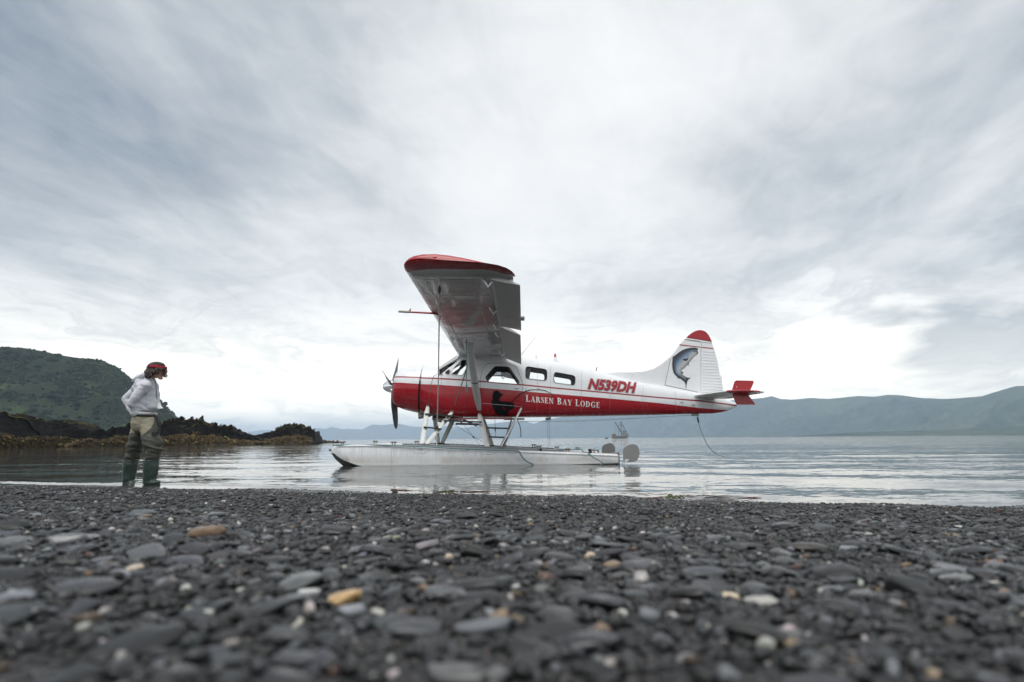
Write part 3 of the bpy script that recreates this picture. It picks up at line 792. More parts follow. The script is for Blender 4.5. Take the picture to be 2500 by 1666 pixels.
def build_pebbles():
    r = np.random.default_rng(21)
    # big, middle, small and gravel sized stones
    def layer(n, y0, y1, lo, hi, flat):
        P = beach_points(n, r, y0, y1); s = np.exp(r.uniform(np.log(lo), np.log(hi), n)) / 2
        return P, s, r.uniform(*flat, n)
    L = [layer(560, .34, 7.2, .05, .095, (.18, .36)), layer(330, .34, 1.6, .045, .085, (.18, .34)), layer(15500, .34, 7.2, .016, .041, (.16, .36)), layer(2800, .34, 2.2, .018, .045, (.16, .38))]
    P = np.concatenate([l[0] for l in L]); s = np.concatenate([l[1] for l in L]); fl = np.concatenate([l[2] for l in L])
    # smaller stones towards the sea and in a gravelly patch at the middle right
    sea = (6.24 - .29 * P[:, 0] - P[:, 1])
    s = s * np.interp(sea, [-.3, .6, 2.5], [.45, .6, 1])
    pat = np.exp(-(((P[:, 0] - .75) / .7) ** 2 + ((P[:, 1] - 2.0) / .9) ** 2)) + np.exp(-(((P[:, 0] - .6) / .35) ** 2 + ((P[:, 1] - .62) / .3) ** 2)) * .8
    k = (r.random(len(P)) > pat * .72); P, s, fl = P[k], s[k], fl[k]
    sp = np.array([pebble_spot(a, b + d * .3) for a, b, c, d, *_ in SPECIAL])
    zc = project(sp)[2]; sl = np.array([q[2] for q in SPECIAL]) / FPX * zc / 2
    n0 = len(SPECIAL)
    P = np.concatenate([sp[:, :2], P]); s = np.concatenate([sl, s]); fl = np.concatenate([[.4] * n0, fl])
    big = s.copy(); big[:n0] += 10
    # specials always stay: thin by size, specials first
    Rr = s.copy(); order_boost = np.concatenate([np.full(n0, 1.0), np.zeros(len(s) - n0)])
    ok = drop_overlaps(P, Rr * .82 + order_boost * 1e-6)
    d2 = ((P[:, None] - P[None, :n0]) ** 2).sum(-1); near = (d2 < (.8 * (s[:, None] + s[None, :n0])) ** 2).any(1); near[:n0] = False
    ok &= ~near; ok[:n0] = True
    P, s, fl = P[ok], s[ok], fl[ok]; n = len(P)
    rot = r.normal(0, .7, n); rot = np.where(r.random(n) < .3, r.random(n) * 6.28, rot); tilt = r.normal(0, .13, (n, 2))
    idx = r.integers(0, NB, n); col = pebble_colors(n, r)
    asp = r.uniform(.85, 1.25, n)
    S = np.stack([s, s * asp, s * fl], -1)
    Z = beach_z(P[:, 0], P[:, 1]) + S[:, 2] * r.uniform(.3, .8, n)
    Q = np.stack([P[:, 0], P[:, 1], Z], -1)
    for q in range(n0):
        _, _, lp, hp, lean, c, _ = SPECIAL[q]
        S[q, 2] = max(.25 * s[q], hp / FPX * zc[q] / 2 * .9); S[q, 1] = s[q] * .9; rot[q] = r.normal(0, .12); tilt[q] = (r.normal(0, .05), radians(lean)); col[q] = c
        Q[q, 2] = beach_z(*P[q]) + S[q, 2] * .75
    qx, qy, qz = project(Q); seen = (qx > -60) & (qx < 2560) & (qy < 1700) & (qz > .2)
    score = np.where(seen, s / qz, 0); score[:n0] = 9
    order = np.argsort(-score); single = order[:300]; rest = order[300:]
    meshes = []
    for k, (v, f) in enumerate(BASE2):
        me = bpy.data.meshes.new('pebble'); me.from_pydata(v.tolist(), [], f.tolist()); me.materials.append(PEBM); shade(me, 180); meshes.append(me)
    kinds = [('flat dark grey pebble of the foreground shingle', 'dark grey pebbles of the shingle'), ('mid grey slate pebble of the foreground shingle', 'mid grey pebbles of the shingle'),
             ('pale grey pebble of the foreground shingle', 'pale grey pebbles of the shingle'), ('white or cream pebble of the foreground shingle', 'white pebbles of the shingle'), ('brown or rusty pebble of the foreground shingle', 'brown pebbles of the shingle')]
    cls = {}
    for j in single:
        b = col[j].mean(); red = col[j][0] / col[j][2]
        cls[j] = 4 if red > 1.45 else 0 if b < .040 else 1 if b < .085 else 2 if b < .28 else 3
    nth = 'first second third fourth fifth sixth seventh eighth ninth tenth eleventh twelfth thirteenth fourteenth fifteenth sixteenth seventeenth eighteenth nineteenth twentieth'.split()
    rank = {}
    for t in (2, 3, 4):
        row = sorted([j for j in single if cls[j] == t and j >= n0], key=lambda j: qx[j])
        for i, j in enumerate(row): rank[j] = i if i < 20 else None
    colw = ('at the left edge', 'left of centre', 'in the centre', 'right of centre', 'at the right edge')
    short = ('dark grey', 'mid grey', 'pale grey', 'white or cream', 'brown')
    for j in single:
        o = bpy.data.objects.new('pebble', meshes[idx[j]]); COL.objects.link(o)
        o.location = Q[j]; o.scale = S[j]; o.rotation_euler = (tilt[j, 0], tilt[j, 1], rot[j]); o.color = (*col[j], 1)
        if j < n0: tag(o, SPECIAL[j][6], 'pebble'); continue
        t = cls[j]
        if rank.get(j) is not None: tag(o, '%s from the left of the large %s pebbles on the beach' % (nth[rank[j]], short[t]), 'pebble', kinds[t][1]); continue
        where = colw[int(min(4, max(0, qx[j] // 500)))]; row = 'nearest the lens' if qy[j] > 1500 else 'low on the beach' if qy[j] > 1380 else 'in mid beach'
        tag(o, 'flat %s shale pebble %s, %s' % (short[t], where, row), 'pebble', '%s pebbles %s, %s' % (short[t], where, row))
    zr = project(Q[rest])[2]; near = zr < 1.15; far = zr > 2.5
    for nm, sel, bases in (('shingle', rest[near], BASE2), ('shingle', rest[~near & ~far], BASE1), ('shingle', rest[far], BASE0)):
        scatter(nm, Q[sel], S[sel], rot[sel], tilt[sel], col[sel], bases, idx[sel], PEBS)
    # gravel between them
    for n, y0, y1, lo, hi, bases in ((18000, .9, 7.0, .009, .030, BASE0), (8000, .34, 2.0, .010, .026, BASE0), (2200, .34, .85, .010, .026, BASE1), (13000, .34, 1.5, .0035, .011, BASE0)):
        P = beach_points(n, r, y0, y1); n = len(P); s = np.exp(r.uniform(np.log(lo), np.log(hi), n)) / 2
        s = s * np.interp(6.24 - .29 * P[:, 0] - P[:, 1], [-.3, .8, 3], [.6, .75, 1])
        S = np.stack([s, s * r.uniform(.8, 1.3, n), s * r.uniform(.3, .75, n)], -1)
        Q = np.stack([P[:, 0], P[:, 1], beach_z(P[:, 0], P[:, 1]) + S[:, 2] * r.uniform(.2, .9, n)], -1)
        scatter('gravel', Q, S, r.random(n) * 6.28, r.normal(0, .3, (n, 2)), pebble_colors(n, r, True), bases, r.integers(0, NB, n), PEBS)


build_pebbles()

# strands of green weed left at the waterline
WEEDG = mat('green_weed', (.055, .075, .016), .5, var=.3, vscale=40)
for k, (px, py, lab) in enumerate(((1076, 1205, 'thin strand of yellow green seaweed at the water edge below the floats'), (2010, 1221, 'small green seaweed tuft sticking up from the shingle at the water edge'), (1640, 1217, 'flat patch of yellow green seaweed on wet shingle'))):
    p = pebble_spot(px, py); b = MB(); r = random.Random(k)
    for s in range(5):
        a = r.uniform(0, 6.28); l = r.uniform(.05, .14); q = Vector(p) + Vector((r.uniform(-.12, .12), r.uniform(-.08, .08), .0))
        b.tube([q, q + Vector((cos(a) * l * .5, sin(a) * l * .5, .03 + (.03 if k == 1 else 0))), q + Vector((cos(a) * l, sin(a) * l, .008))], [.006, .009, .003], 5, flat=.4)
    tag(b.build('seaweed_strand', WEEDG), lab, 'seaweed')
# ================================================================== FLOATPLANE
YC = 15.1
ROPEG = mat('rope_grey', (.12, .12, .11), .9); SEAMG = mat('seam_faint', (.20, .19, .20), .6)
PL = empty('floatplane', (0.6, YC, 0), 'red and white single engine floatplane resting on twin white floats at the shore', 'floatplane')


def wl(pts, Y=YC):
    """a pixel polyline as a world (x, z) polyline at depth Y, sorted by x"""
    a = np.array([at(p[0], p[1], Y)[[0, 2]] for p in pts]); return a[np.argsort(a[:, 0])]


# paint lines along the side: lower edge of the white, the thin red stripe above it
RL = wl([(955, 937.8), (966, 938.4), (1027, 942.8), (1073, 944.7), (1155, 950.4), (1250, 957.6), (1274, 960), (1466, 974.9), (1600, 986), (1706, 997.6), (1778, 1002.5), (1810, 1005)])
S1 = wl([(955, 925.8), (969, 926.3), (1027, 929.3), (1073, 931.8), (1150, 936.4), (1250, 944.6), (1352, 954), (1600, 974.5), (1711, 982.8), (1787, 991.3), (1810, 994)])
S2 = wl([(955, 922.6), (969, 923), (1027, 925.9), (1073, 928.3), (1150, 933), (1250, 941.2), (1352, 950.6), (1600, 971.1), (1711, 979.2), (1787, 988), (1810, 990.5)])


def lines_at(x): return [float(np.interp(x, l[:, 0], l[:, 1])) for l in (RL, S1, S2)]


def loft(mb, stations, nb=(9, 3, 2, 9), cap0=True, cap1=True, shear=0.0, mats=(0, 1, 2, 1), flip=False, lines=True, yc=YC):
    """stations: x, ztop, zbot, half width, exponent -> closed body with paint bands on exact heights"""
    rings = []
    for x, zt, zb, W, e in stations:
        zc, h = (zt + zb) / 2, (zt - zb) / 2
        lv = [min(max(q, zb + h * .02 * (k + 1)), zt - h * .02 * (4 - k)) for k, q in enumerate(lines_at(x))] if lines else [zb + h * .5, zb + h, zb + 1.5 * h]
        # angle (from the bottom) at which the section reaches a height
        ang = [math.acos(max(-1, min(1, -np.sign(q - zc) * abs((q - zc) / h) ** (e / 2)))) for q in lv]
        edges = [0] + ang + [pi]; half = []
        for b in range(4):
            for k in range(nb[b]): half.append(edges[b] + (edges[b + 1] - edges[b]) * k / nb[b])
        half.append(pi)
        pts = []
        for t in half:
            y = W * abs(sin(t)) ** (2 / e); c = -cos(t); z = zc + h * np.sign(c) * abs(c) ** (2 / e); pts.append((y, z))
        ring = [(x + (z - zc) * shear, yc - y, z) for y, z in pts] + [(x + (z - zc) * shear, yc + y, z) for y, z in pts[-2:0:-1]]
        rings.append(ring)
    n = len(rings[0]); band = []
    for b in range(4): band += [mats[b]] * nb[b]
    band = band + band[::-1]
    V = [p for r in rings for p in r]; F, M = [], []
    for i in range(len(rings) - 1):
        for k in range(n): F.append((i * n + k, i * n + (k + 1) % n, (i + 1) * n + (k + 1) % n, (i + 1) * n + k)); M.append(band[k])
    nh = n // 2
    for on, i in ((cap0, 0), (cap1, len(rings) - 1)):
        if on:                                       # caps in horizontal strips so that the paint bands go on
            for k in range(nh):
                a, b, c, d = i * n + k, i * n + k + 1, i * n + (n - k - 1) % n, i * n + (n - k) % n
                f = [a, b, c, d]; f = [q for j, q in enumerate(f) if q not in f[:j]]
                if len(f) > 2: F.append(f); M.append(band[k])
    mb.add(V, F, M)


TOP = wl([(1000, 893), (1040, 893.5), (1054, 895.5), (1073, 899), (1079, 902), (1121, 876), (1124, 868), (1180, 866.5), (1250, 866.5), (1272, 868.5), (1285, 875), (1311, 879.5), (1348, 884), (1370, 887), (1454, 906.5), (1550, 932), (1624, 945), (1704, 959), (1740, 965), (1797, 984), (1810, 990)])
BOT = wl([(1000, 1000), (1035, 1010), (1052, 1016), (1073, 1018.5), (1100, 1019.5), (1163, 1020), (1226, 1020.5), (1278, 1019.5), (1342, 1019), (1454, 1016.7), (1597, 1013.7), (1690, 1011), (1742, 1010), (1764, 1006.6), (1780, 1002), (1797, 993), (1810, 991)])
X0, X1 = at(1030, 950, YC)[0], at(1797, 985, YC)[0]


def xw(px): return float(at(px, 950, YC)[0])


def half_w(x): return float(np.interp(x, [xw(1030), xw(1060), xw(1110), xw(1280), xw(1450), xw(1600), xw(1700), xw(1797)], [.565, .60, .61, .60, .46, .30, .19, .05]))
def expo(x): return float(np.interp(x, [xw(1030), xw(1060), xw(1120), xw(1280), xw(1450), xw(1620), xw(1797)], [2.0, 2.4, 4.2, 4.0, 3.0, 2.5, 2.2]))
def ztop(x): return float(np.interp(x, TOP[:, 0], TOP[:, 1]))
def zbot(x): return float(np.interp(x, BOT[:, 0], BOT[:, 1]))


def side_y(x, z, side=-1):
    zt, zb, W, e = ztop(x), zbot(x), half_w(x), expo(x)
    c = min(1, abs((z - (zt + zb) / 2) / ((zt - zb) / 2)))
    return YC + side * W * (1 - c ** e) ** (1 / e)


def side_at(px, py, proud=.003, side=-1):
    """the point of the near fuselage side seen at a pixel"""
    Y = YC - .55
    for _ in range(8):
        p = at(px, py, Y); Y = side_y(p[0], p[2]) - proud
    p = at(px, py, Y)
    if side > 0: p[1] = 2 * YC - p[1]
    return p


def prism_obj(poly, mats, y0, y1):
    """poly of (x, z) pushed from y0 to y1: a cutter"""
    n = len(poly); b = MB()
    b.add([(x, y0, z) for x, z in poly] + [(x, y1, z) for x, z in poly], [tuple(range(n)), tuple(range(2 * n - 1, n - 1, -1))] + [(i, i + n, (i + 1) % n + n, (i + 1) % n) for i in range(n)], 0)
    return b.build('cutter', mats, smooth=0)


def rounded(poly, r, k=4):
    """rounds the corners of a 2-D polygon"""
    out = []; n = len(poly)
    for i in range(n):
        a, b, c = [Vector(poly[j % n]) for j in (i - 1, i, i + 1)]
        d1, d2 = (a - b), (c - b); q = min(r, d1.length * .45, d2.length * .45)
        p, s = b + d1.normalized() * q, b + d2.normalized() * q
        for j in range(k + 1):
            t = j / k; out.append(tuple(p * (1 - t) ** 2 + b * 2 * t * (1 - t) + s * t * t))
    return out


WINS = {'door window': ([(1101.5, 915), (1104.5, 904), (1114, 890), (1129, 878.5), (1138, 878), (1142, 893), (1129, 917)], .03),
        'quarter window': ([(1085.6, 909.3), (1096, 901.2), (1100, 905.5), (1097.4, 915), (1088.6, 914.6)], .02),
        'six sided cabin window': ([(1184.5, 922), (1208, 894.5), (1243, 896.3), (1267.5, 932), (1266.5, 938.5), (1191, 932.6)], .07),
        'forward rounded cabin window': ([(1283.7, 894.3), (1335.7, 902.3), (1334.7, 930.3), (1282.7, 924.2)], .09),
        'rear rounded cabin window': ([(1353, 908.2), (1404.7, 917.8), (1403.2, 941.4), (1351.4, 934.4)], .09)}


def win_poly(k):
    poly, r = WINS[k]; P = [side_at(a, b, 0) for a, b in poly]
    return rounded([(p[0], p[2]) for p in P], r)


def build_fuselage():
    xs = sorted(set(list(np.linspace(X0, xw(1280), 46)) + list(np.linspace(xw(1280), X1, 44)) + [xw(q) for q in (1079, 1121, 1124)]))
    st = [(x, ztop(x), zbot(x), half_w(x), expo(x)) for x in xs]
    b = MB(); loft(b, st); body = b.build('fuselage', [RED, WHITE, REDD, DARK], smooth=0)
    # the cabin hollow, open at the windscreen
    inn = []
    for x in np.linspace(xw(1078), xw(1425), 30):
        zt = ztop(x) - .05
        if x < xw(1121): zt = ztop(x) + .10
        if xw(1121) <= x: zt = min(zt, ztop(xw(1130)) - .05)
        inn.append((x, zt, zbot(x) + .30, half_w(x) - .05, max(3.5, expo(x))))
    c = MB(); loft(c, inn, mats=(3, 3, 3, 3), lines=False); hollow = c.build('hollow', [RED, WHITE, REDD, DARK], smooth=0)
    cut = [hollow]
    for k in WINS: cut.append(prism_obj(win_poly(k), [DARK], YC - 1.2, YC + 1.2))
    for q in cut:
        if q is not hollow: q.data.materials.clear(); [q.data.materials.append(m) for m in (RED, WHITE, REDD, DARK)]; q.data.polygons.foreach_set('material_index', [3] * len(q.data.polygons))
        m = body.modifiers.new('cut', 'BOOLEAN'); m.operation = 'DIFFERENCE'; m.solver = 'EXACT'; m.object = q
    bpy.context.view_layer.update()
    me = evaluated(body, 'fuselage'); old = body.data; body.modifiers.clear(); body.data = me; bpy.data.meshes.remove(old)
    for q in cut: bpy.data.objects.remove(q)
    off = base_of(PL); me.transform(Matrix.Translation(-off)); shade(me, 32); body.parent = PL
    return body


FUSE = build_fuselage()


def strip(pts, width, name, m, parent, proud=.004, side=-1):
    """a thin raised line along the fuselage side through pixel points"""
    P = []
    for (a, b), (c, d) in zip(pts[:-1], pts[1:]):
        k = max(2, int(math.hypot(c - a, d - b) / 5))
        P += [(a + (c - a) * t / k, b + (d - b) * t / k) for t in range(k)]
    P.append(pts[-1]); V = []
    for i, (a, b) in enumerate(P):
        q, w = P[min(i + 1, len(P) - 1)], P[max(i - 1, 0)]
        dx, dy = q[0] - w[0], q[1] - w[1]; l = math.hypot(dx, dy) or 1; nx, ny = -dy / l * width / 2, dx / l * width / 2
        for s in (1, -1):
            for pr in (proud, -.003):
                V.append(side_at(a + nx * s, b + ny * s, pr, side))
    b = MB(); F = []
    for i in range(len(P) - 1):
        o = i * 4; F += [(o, o + 2, o + 6, o + 4), (o, o + 4, o + 5, o + 1), (o + 2, o + 3, o + 7, o + 6)]
    b.add(V, F); return b.build(name, m, parent, smooth=0)


def build_windows():
    lab = {'six sided cabin window': 'six sided', 'door window': 'slanted', 'quarter window': 'small pointed'}
    for side in (-1, 1):
        for k in WINS:
            poly = win_poly(k); n = len(poly)
            cx, cz = np.mean([p[0] for p in poly]), np.mean([p[1] for p in poly])
            fr = MB(); V = []
            for x, z in poly:
                d = Vector((x - cx, 0, z - cz)).normalized()
                for g, pr in ((.006, .008), (-.010, .008), (-.010, -.03), (.006, -.01)):
                    q = Vector((x, 0, z)) + d * g; V.append((q.x, side_y(q.x, q.z, side) + side * pr, q.z))
            F = [(i * 4 + j, i * 4 + (j + 1) % 4, ((i + 1) % n) * 4 + (j + 1) % 4, ((i + 1) % n) * 4 + j) for i in range(n) for j in range(4)]
            fr.add(V, F); o = fr.build('window', BLACK if 'window' in k and 'cabin' in k else STRUTM, FUSE, smooth=40)
            if side < 0: o['label'] = k
            pn = MB(); P = []
            for x, z in poly:
                d = Vector((x - cx, 0, z - cz)).normalized() * -.008; P.append((x + d.x, side_y(x, z, side) - side * .022, z + d.z))
            pn.add(P, [tuple(range(n))]); pn.build('pane', GLASS, FUSE, smooth=0)
    # windscreen: glass sheet over a slanted opening, centre post and side frames
    a, b = at(1073, 898, YC), at(1119, 867.5, YC); lo, hi = at(1079, 902, YC - .5), at(1121, 876, YC - .5)
    f = MB()
    f.tube([a, b], .028, 6); f.tube([(a[0] + .05, YC - .50, lo[2]), (hi[0] - .02, YC - .56, hi[2] + .02)], .03, 6); f.tube([(a[0] + .05, YC + .50, lo[2]), (hi[0] - .02, YC + .56, hi[2] + .02)], .03, 6)
    f.tube([(a[0] + .07, YC - .5, lo[2]), (a[0], YC - .25, a[2] - .01), a, (a[0], YC + .25, a[2] - .01), (a[0] + .07, YC + .5, lo[2])], .025, 6)
    f.tube([(hi[0] - .02, YC - .56, hi[2] + .02), (b[0], YC - .3, b[2] - .01), b, (b[0], YC + .3, b[2] - .01), (hi[0] - .02, YC + .56, hi[2] + .02)], .03, 6)
    f.build('windscreen_frame', WHITE, FUSE)
    g = MB()
    for s in (-1, 1):
        g.add([(a[0] + .06, YC + s * .49, lo[2] + .01), (a[0] + .01, YC + s * .02, a[2]), (b[0], YC + s * .02, b[2] - .015), (hi[0] - .02, YC + s * .55, hi[2] + .02)], [(0, 1, 2, 3)])
    g.build('windscreen', GLASS, FUSE, smooth=0)
    # seats, seen through the windows, and the instrument hump
    for nm, xq, yo in (('pilot_seat', 1150, -.27), ('pilot_seat', 1150, .27), ('passenger_seat', 1262, -.27), ('passenger_seat', 1262, .27)):
        p = at(xq, 960, YC); s = MB(); x = p[0]; z0 = p[2] - .1
        bm = bmesh.new()
        for (cx, cz, sx, sz, rot) in ((x, z0 + .12, .46, .12, .0), (x + .27, z0 + .42, .11, .62, .18), (x + .36, z0 + .80, .07, .16, .2)):
            m4 = Matrix.Translation((cx, YC + yo, cz)) @ Matrix.Rotation(rot, 4, 'Y') @ Matrix.Diagonal((sx, .42 if sz > .2 or sz < .13 else .24, sz, 1))
            bmesh.ops.create_cube(bm, size=1, matrix=m4)
        bmesh.ops.bevel(bm, geom=bm.edges[:], offset=.03, segments=2, affect='EDGES')
        s.add([v.co for v in bm.verts], [[v.index for v in f_.verts] for f_ in bm.faces]); bm.free(); s.build(nm, LEATHER, FUSE)
    p = at(1092, 912, YC); s = MB(); s.tube([(p[0], YC - .5, p[2] - .02), (p[0], YC + .5, p[2] - .02)], [.10, .10], 10); s.build('instrument_panel', LEATHER, FUSE)


build_windows()


def build_seams():
    for k, (pts, w) in enumerate((([(1140, 897), (1134, 918), (1125, 945), (1113, 978), (1110, 990)], 2.3), ([(1057, 922), (1050, 950), (1047, 986)], 1.2), ([(1057, 922), (1060, 918), (1080, 906)], 1.0),
                    ([(1189, 888), (1177, 903), (1173, 925), (1173, 1002)], .7), ([(1189, 888), (1240, 886), (1262, 897), (1276, 936), (1276, 1005)], .7), ([(1077, 912), (1077, 944), (1088, 966), (1106, 969)], .7))):
        strip(pts, w, 'panel_seam', SEAM, FUSE)
    for a in (1312, 1344, 1420, 1490, 1570, 1650): strip([(a, np.interp(a, [1312, 1420, 1650], [888, 907, 955])), (a - 1, np.interp(a, [1312, 1650], [1010, 1005]))], .45, 'panel_seam', SEAMG, FUSE, .002)
    strip([(1175, 984.6), (1272, 993)], .8, 'rub_strip', ALU, FUSE, .012)
    for a, b, w in ((1077.5, 914, 7), (1131, 925, 4), (1262, 949, 10), (1665, 981.5, 6), (1693, 988, 8)):
        strip([(a - w / 2, b), (a + w / 2, b + w * .07)], 1.6 if w < 9 else 1.2, 'handle', STEEL if w != 6 and w != 8 else ALU, FUSE, .02)


build_seams()


def build_cowling():
    st = []
    for px, zt_, zb_ in ((963.6, 925, 968), (964, 921, 974), (965.2, 915, 983), (968, 908, 989), (975, 901.5, 994), (990.8, 896.2, 1000), (1006, 894.2, 1004), (1022, 893, 1007.6), (1031, 892.5, 1010.3), (1031.5, 895, 1007)):
        c = (zt_ + zb_) / 2; p, q = at(px + .0, zt_, YC), at(px, zb_, YC); x = xw(px)
        st.append((x, p[2], q[2], (p[2] - q[2]) / 2 * .99, 2.0))
    b = MB(); loft(b, st, nb=(10, 2, 2, 8), cap0=False, cap1=False, shear=.075)
    # the rolled lip of the air intake
    x, zt_, zb_, W, e = st[0]
    loft(b, [(x + .10, zt_ - .05, zb_ + .05, W - .05, 2), (x + .02, zt_ - .02, zb_ + .02, W - .02, 2), st[0]], nb=(10, 2, 2, 8), cap0=False, cap1=False, shear=.075, mats=(0, 1, 2, 1))
    o = b.build('cowling', [RED, WHITE, REDD], PL, smooth=40)
    n_ = MB(); zc = (zt_ + zb_) / 2
    n_.tube([(x + .12, YC, zc), (x + .24, YC, zc)], [W - .05, W - .05], 24); n_.build('engine_baffle', BLACK, o)
    for k in range(9):
        a = 2 * pi * k / 9 + .2; c = Vector((x + .09, YC + cos(a) * W * .62, zc + sin(a) * W * .62)); e_ = MB()
        e_.tube([c, c + Vector((0, cos(a) * .16, sin(a) * .16))], .085, 8); e_.build('engine_cylinder', STEEL, o)
    # dark gap behind the cowl ring, and its flaps
    g = MB(); xg = xw(1032.5)
    loft(g, [(xg - .02, at(1032, 896, YC)[2], at(1032, 1006.5, YC)[2], .575, 2), (xg + .02, at(1032, 896, YC)[2], at(1032, 1006.5, YC)[2], .575, 2)], nb=(10, 2, 2, 8), shear=.075, mats=(0, 0, 0, 0)); g.build('cowl_gap', BLACK, o)
    for px, py in ((971, 955), (1002.5, 958.5)):
        p = at(px, py, YC - .6); f = MB(); yy = [q for q in st if abs(q[0] - p[0]) < .3][0]
        cz = (yy[1] + yy[2]) / 2; hh = (yy[1] - yy[2]) / 2; y = YC - hh * math.sqrt(max(0, 1 - ((p[2] - cz) / hh) ** 2))
        f.box((p[0], y - .005, p[2]), (.02, .02, .09)); f.build('latch', ALU, o)
    # exhaust and the mess of pipes under the nose
    e_ = MB(); p = at(1032, 1015, YC - .25); e_.tube([at(1062, 1008, YC - .25), at(1045, 1014, YC - .25), at(1022, 1016, YC - .25)], [.055, .06, .085], 10, cap=False); e_.build('exhaust_pipe', STEEL, PL)
    e_ = MB(); e_.tube([at(1026, 1003, YC - .5), at(1033, 1009, YC - .45), at(1040, 1006, YC - .4), at(1046, 1012, YC - .3)], .022, 6); e_.tube([at(1027, 1008, YC - .35), at(1036, 1013, YC - .3), at(1052, 1014, YC - .2)], .03, 6); e_.build('oil_pipe', STEEL, PL)
    e_ = MB(); e_.tube([at(1056, 1021, YC), at(1075, 1023, YC), at(1130, 1022, YC)], [.05, .10, .04], 8, flat=1.6); e_.build('oil_cooler', STEEL, PL)
    return o


COWL = build_cowling()


def build_propeller():
    hub = Vector(at(959, 943.5, YC)); ax = Vector((-1, 0, -.05)).normalized()
    root = MB(); root.tube([hub - ax * .12, hub + ax * .02], .09, 12); P = root.build('propeller', STEEL, PL)
    s = MB(); ts = [0, .15, .35, .6, .8, .93, 1]; L = .30
    s.tube([hub + ax * (L * t - .02) for t in ts], [.185 * math.sqrt(max(0.0004, 1 - t ** 1.7)) for t in ts], 20); s.build('spinner', CHROME, P)
    up0 = (Vector((.06, 0, 1)) - ax * ax.dot(Vector((.06, 0, 1)))).normalized(); nr = ax.cross(up0)      # nr points to +Y or -Y
    if nr.y > 0: nr = -nr                                                                                  # towards the viewer
    for deg in (77, -43, 197):
        r = up0 * cos(radians(deg)) + nr * sin(radians(deg)); t = ax.cross(r)
        b = MB(); V = []; R = np.linspace(.14, 1.2, 14)
        for q in R:
            f = q / 1.2; w = np.interp(f, [.1, .2, .45, .8, .95, 1], [.05, .07, .105, .10, .075, .025]); th = np.interp(f, [.1, .2, .5, 1], [.04, .03, .014, .006])
            tw = radians(np.interp(f, [0, .2, .6, 1], [70, 62, 38, 24])); c = hub + r * q
            d1 = t * cos(tw) + ax * sin(tw); d2 = ax * cos(tw) - t * sin(tw)
            for a in range(8): V.append(c + d1 * w * cos(a * pi / 4) + d2 * th * sin(a * pi / 4))
        n = len(R); F = [(i * 8 + k, i * 8 + (k + 1) % 8, (i + 1) * 8 + (k + 1) % 8, (i + 1) * 8 + k) for i in range(n - 1) for k in range(8)] + [tuple(range(8)), tuple(range(n * 8 - 8, n * 8))]
        b.add(V, F); b.build('blade', BLADE, P, smooth=50)


build_propeller()

# ------------------------------------------------------------------ wings
UP_ = [(0, 0), (.006, .022), (.025, .048), (.07, .077), (.15, .103), (.28, .116), (.42, .110), (.58, .09), (.74, .062), (.80, .048)]
LO_ = [(.80, .012), (.74, .006), (.58, -.004), (.42, -.014), (.28, -.024), (.15, -.030), (.07, -.029), (.025, -.020), (.006, -.010)]
INC = radians(4.2)
CH = 1.62


def wing_frame(s):
    """s: metres out from the fuselage centre line -> leading edge point, chord (near wing, towards the viewer)"""
    f = (s - .6) / (7.2 - .6)
    x = np.interp(f, [0, 1], [-1.44, -1.64]); z = np.interp(f, [0, 1], [ZW0, ZW1])
    return x, z


ZW0, ZW1 = 2.83, 3.18


def wing_pt(s, u, v, sgn, ch=CH):
    x, z = wing_frame(s); ch = ch * (1 + .05 * (s - .6) / 6.6)
    return (x + ch * (u * cos(INC) + v * sin(INC)), YC + sgn * s, z + ch * (-u * sin(INC) + v * cos(INC)))


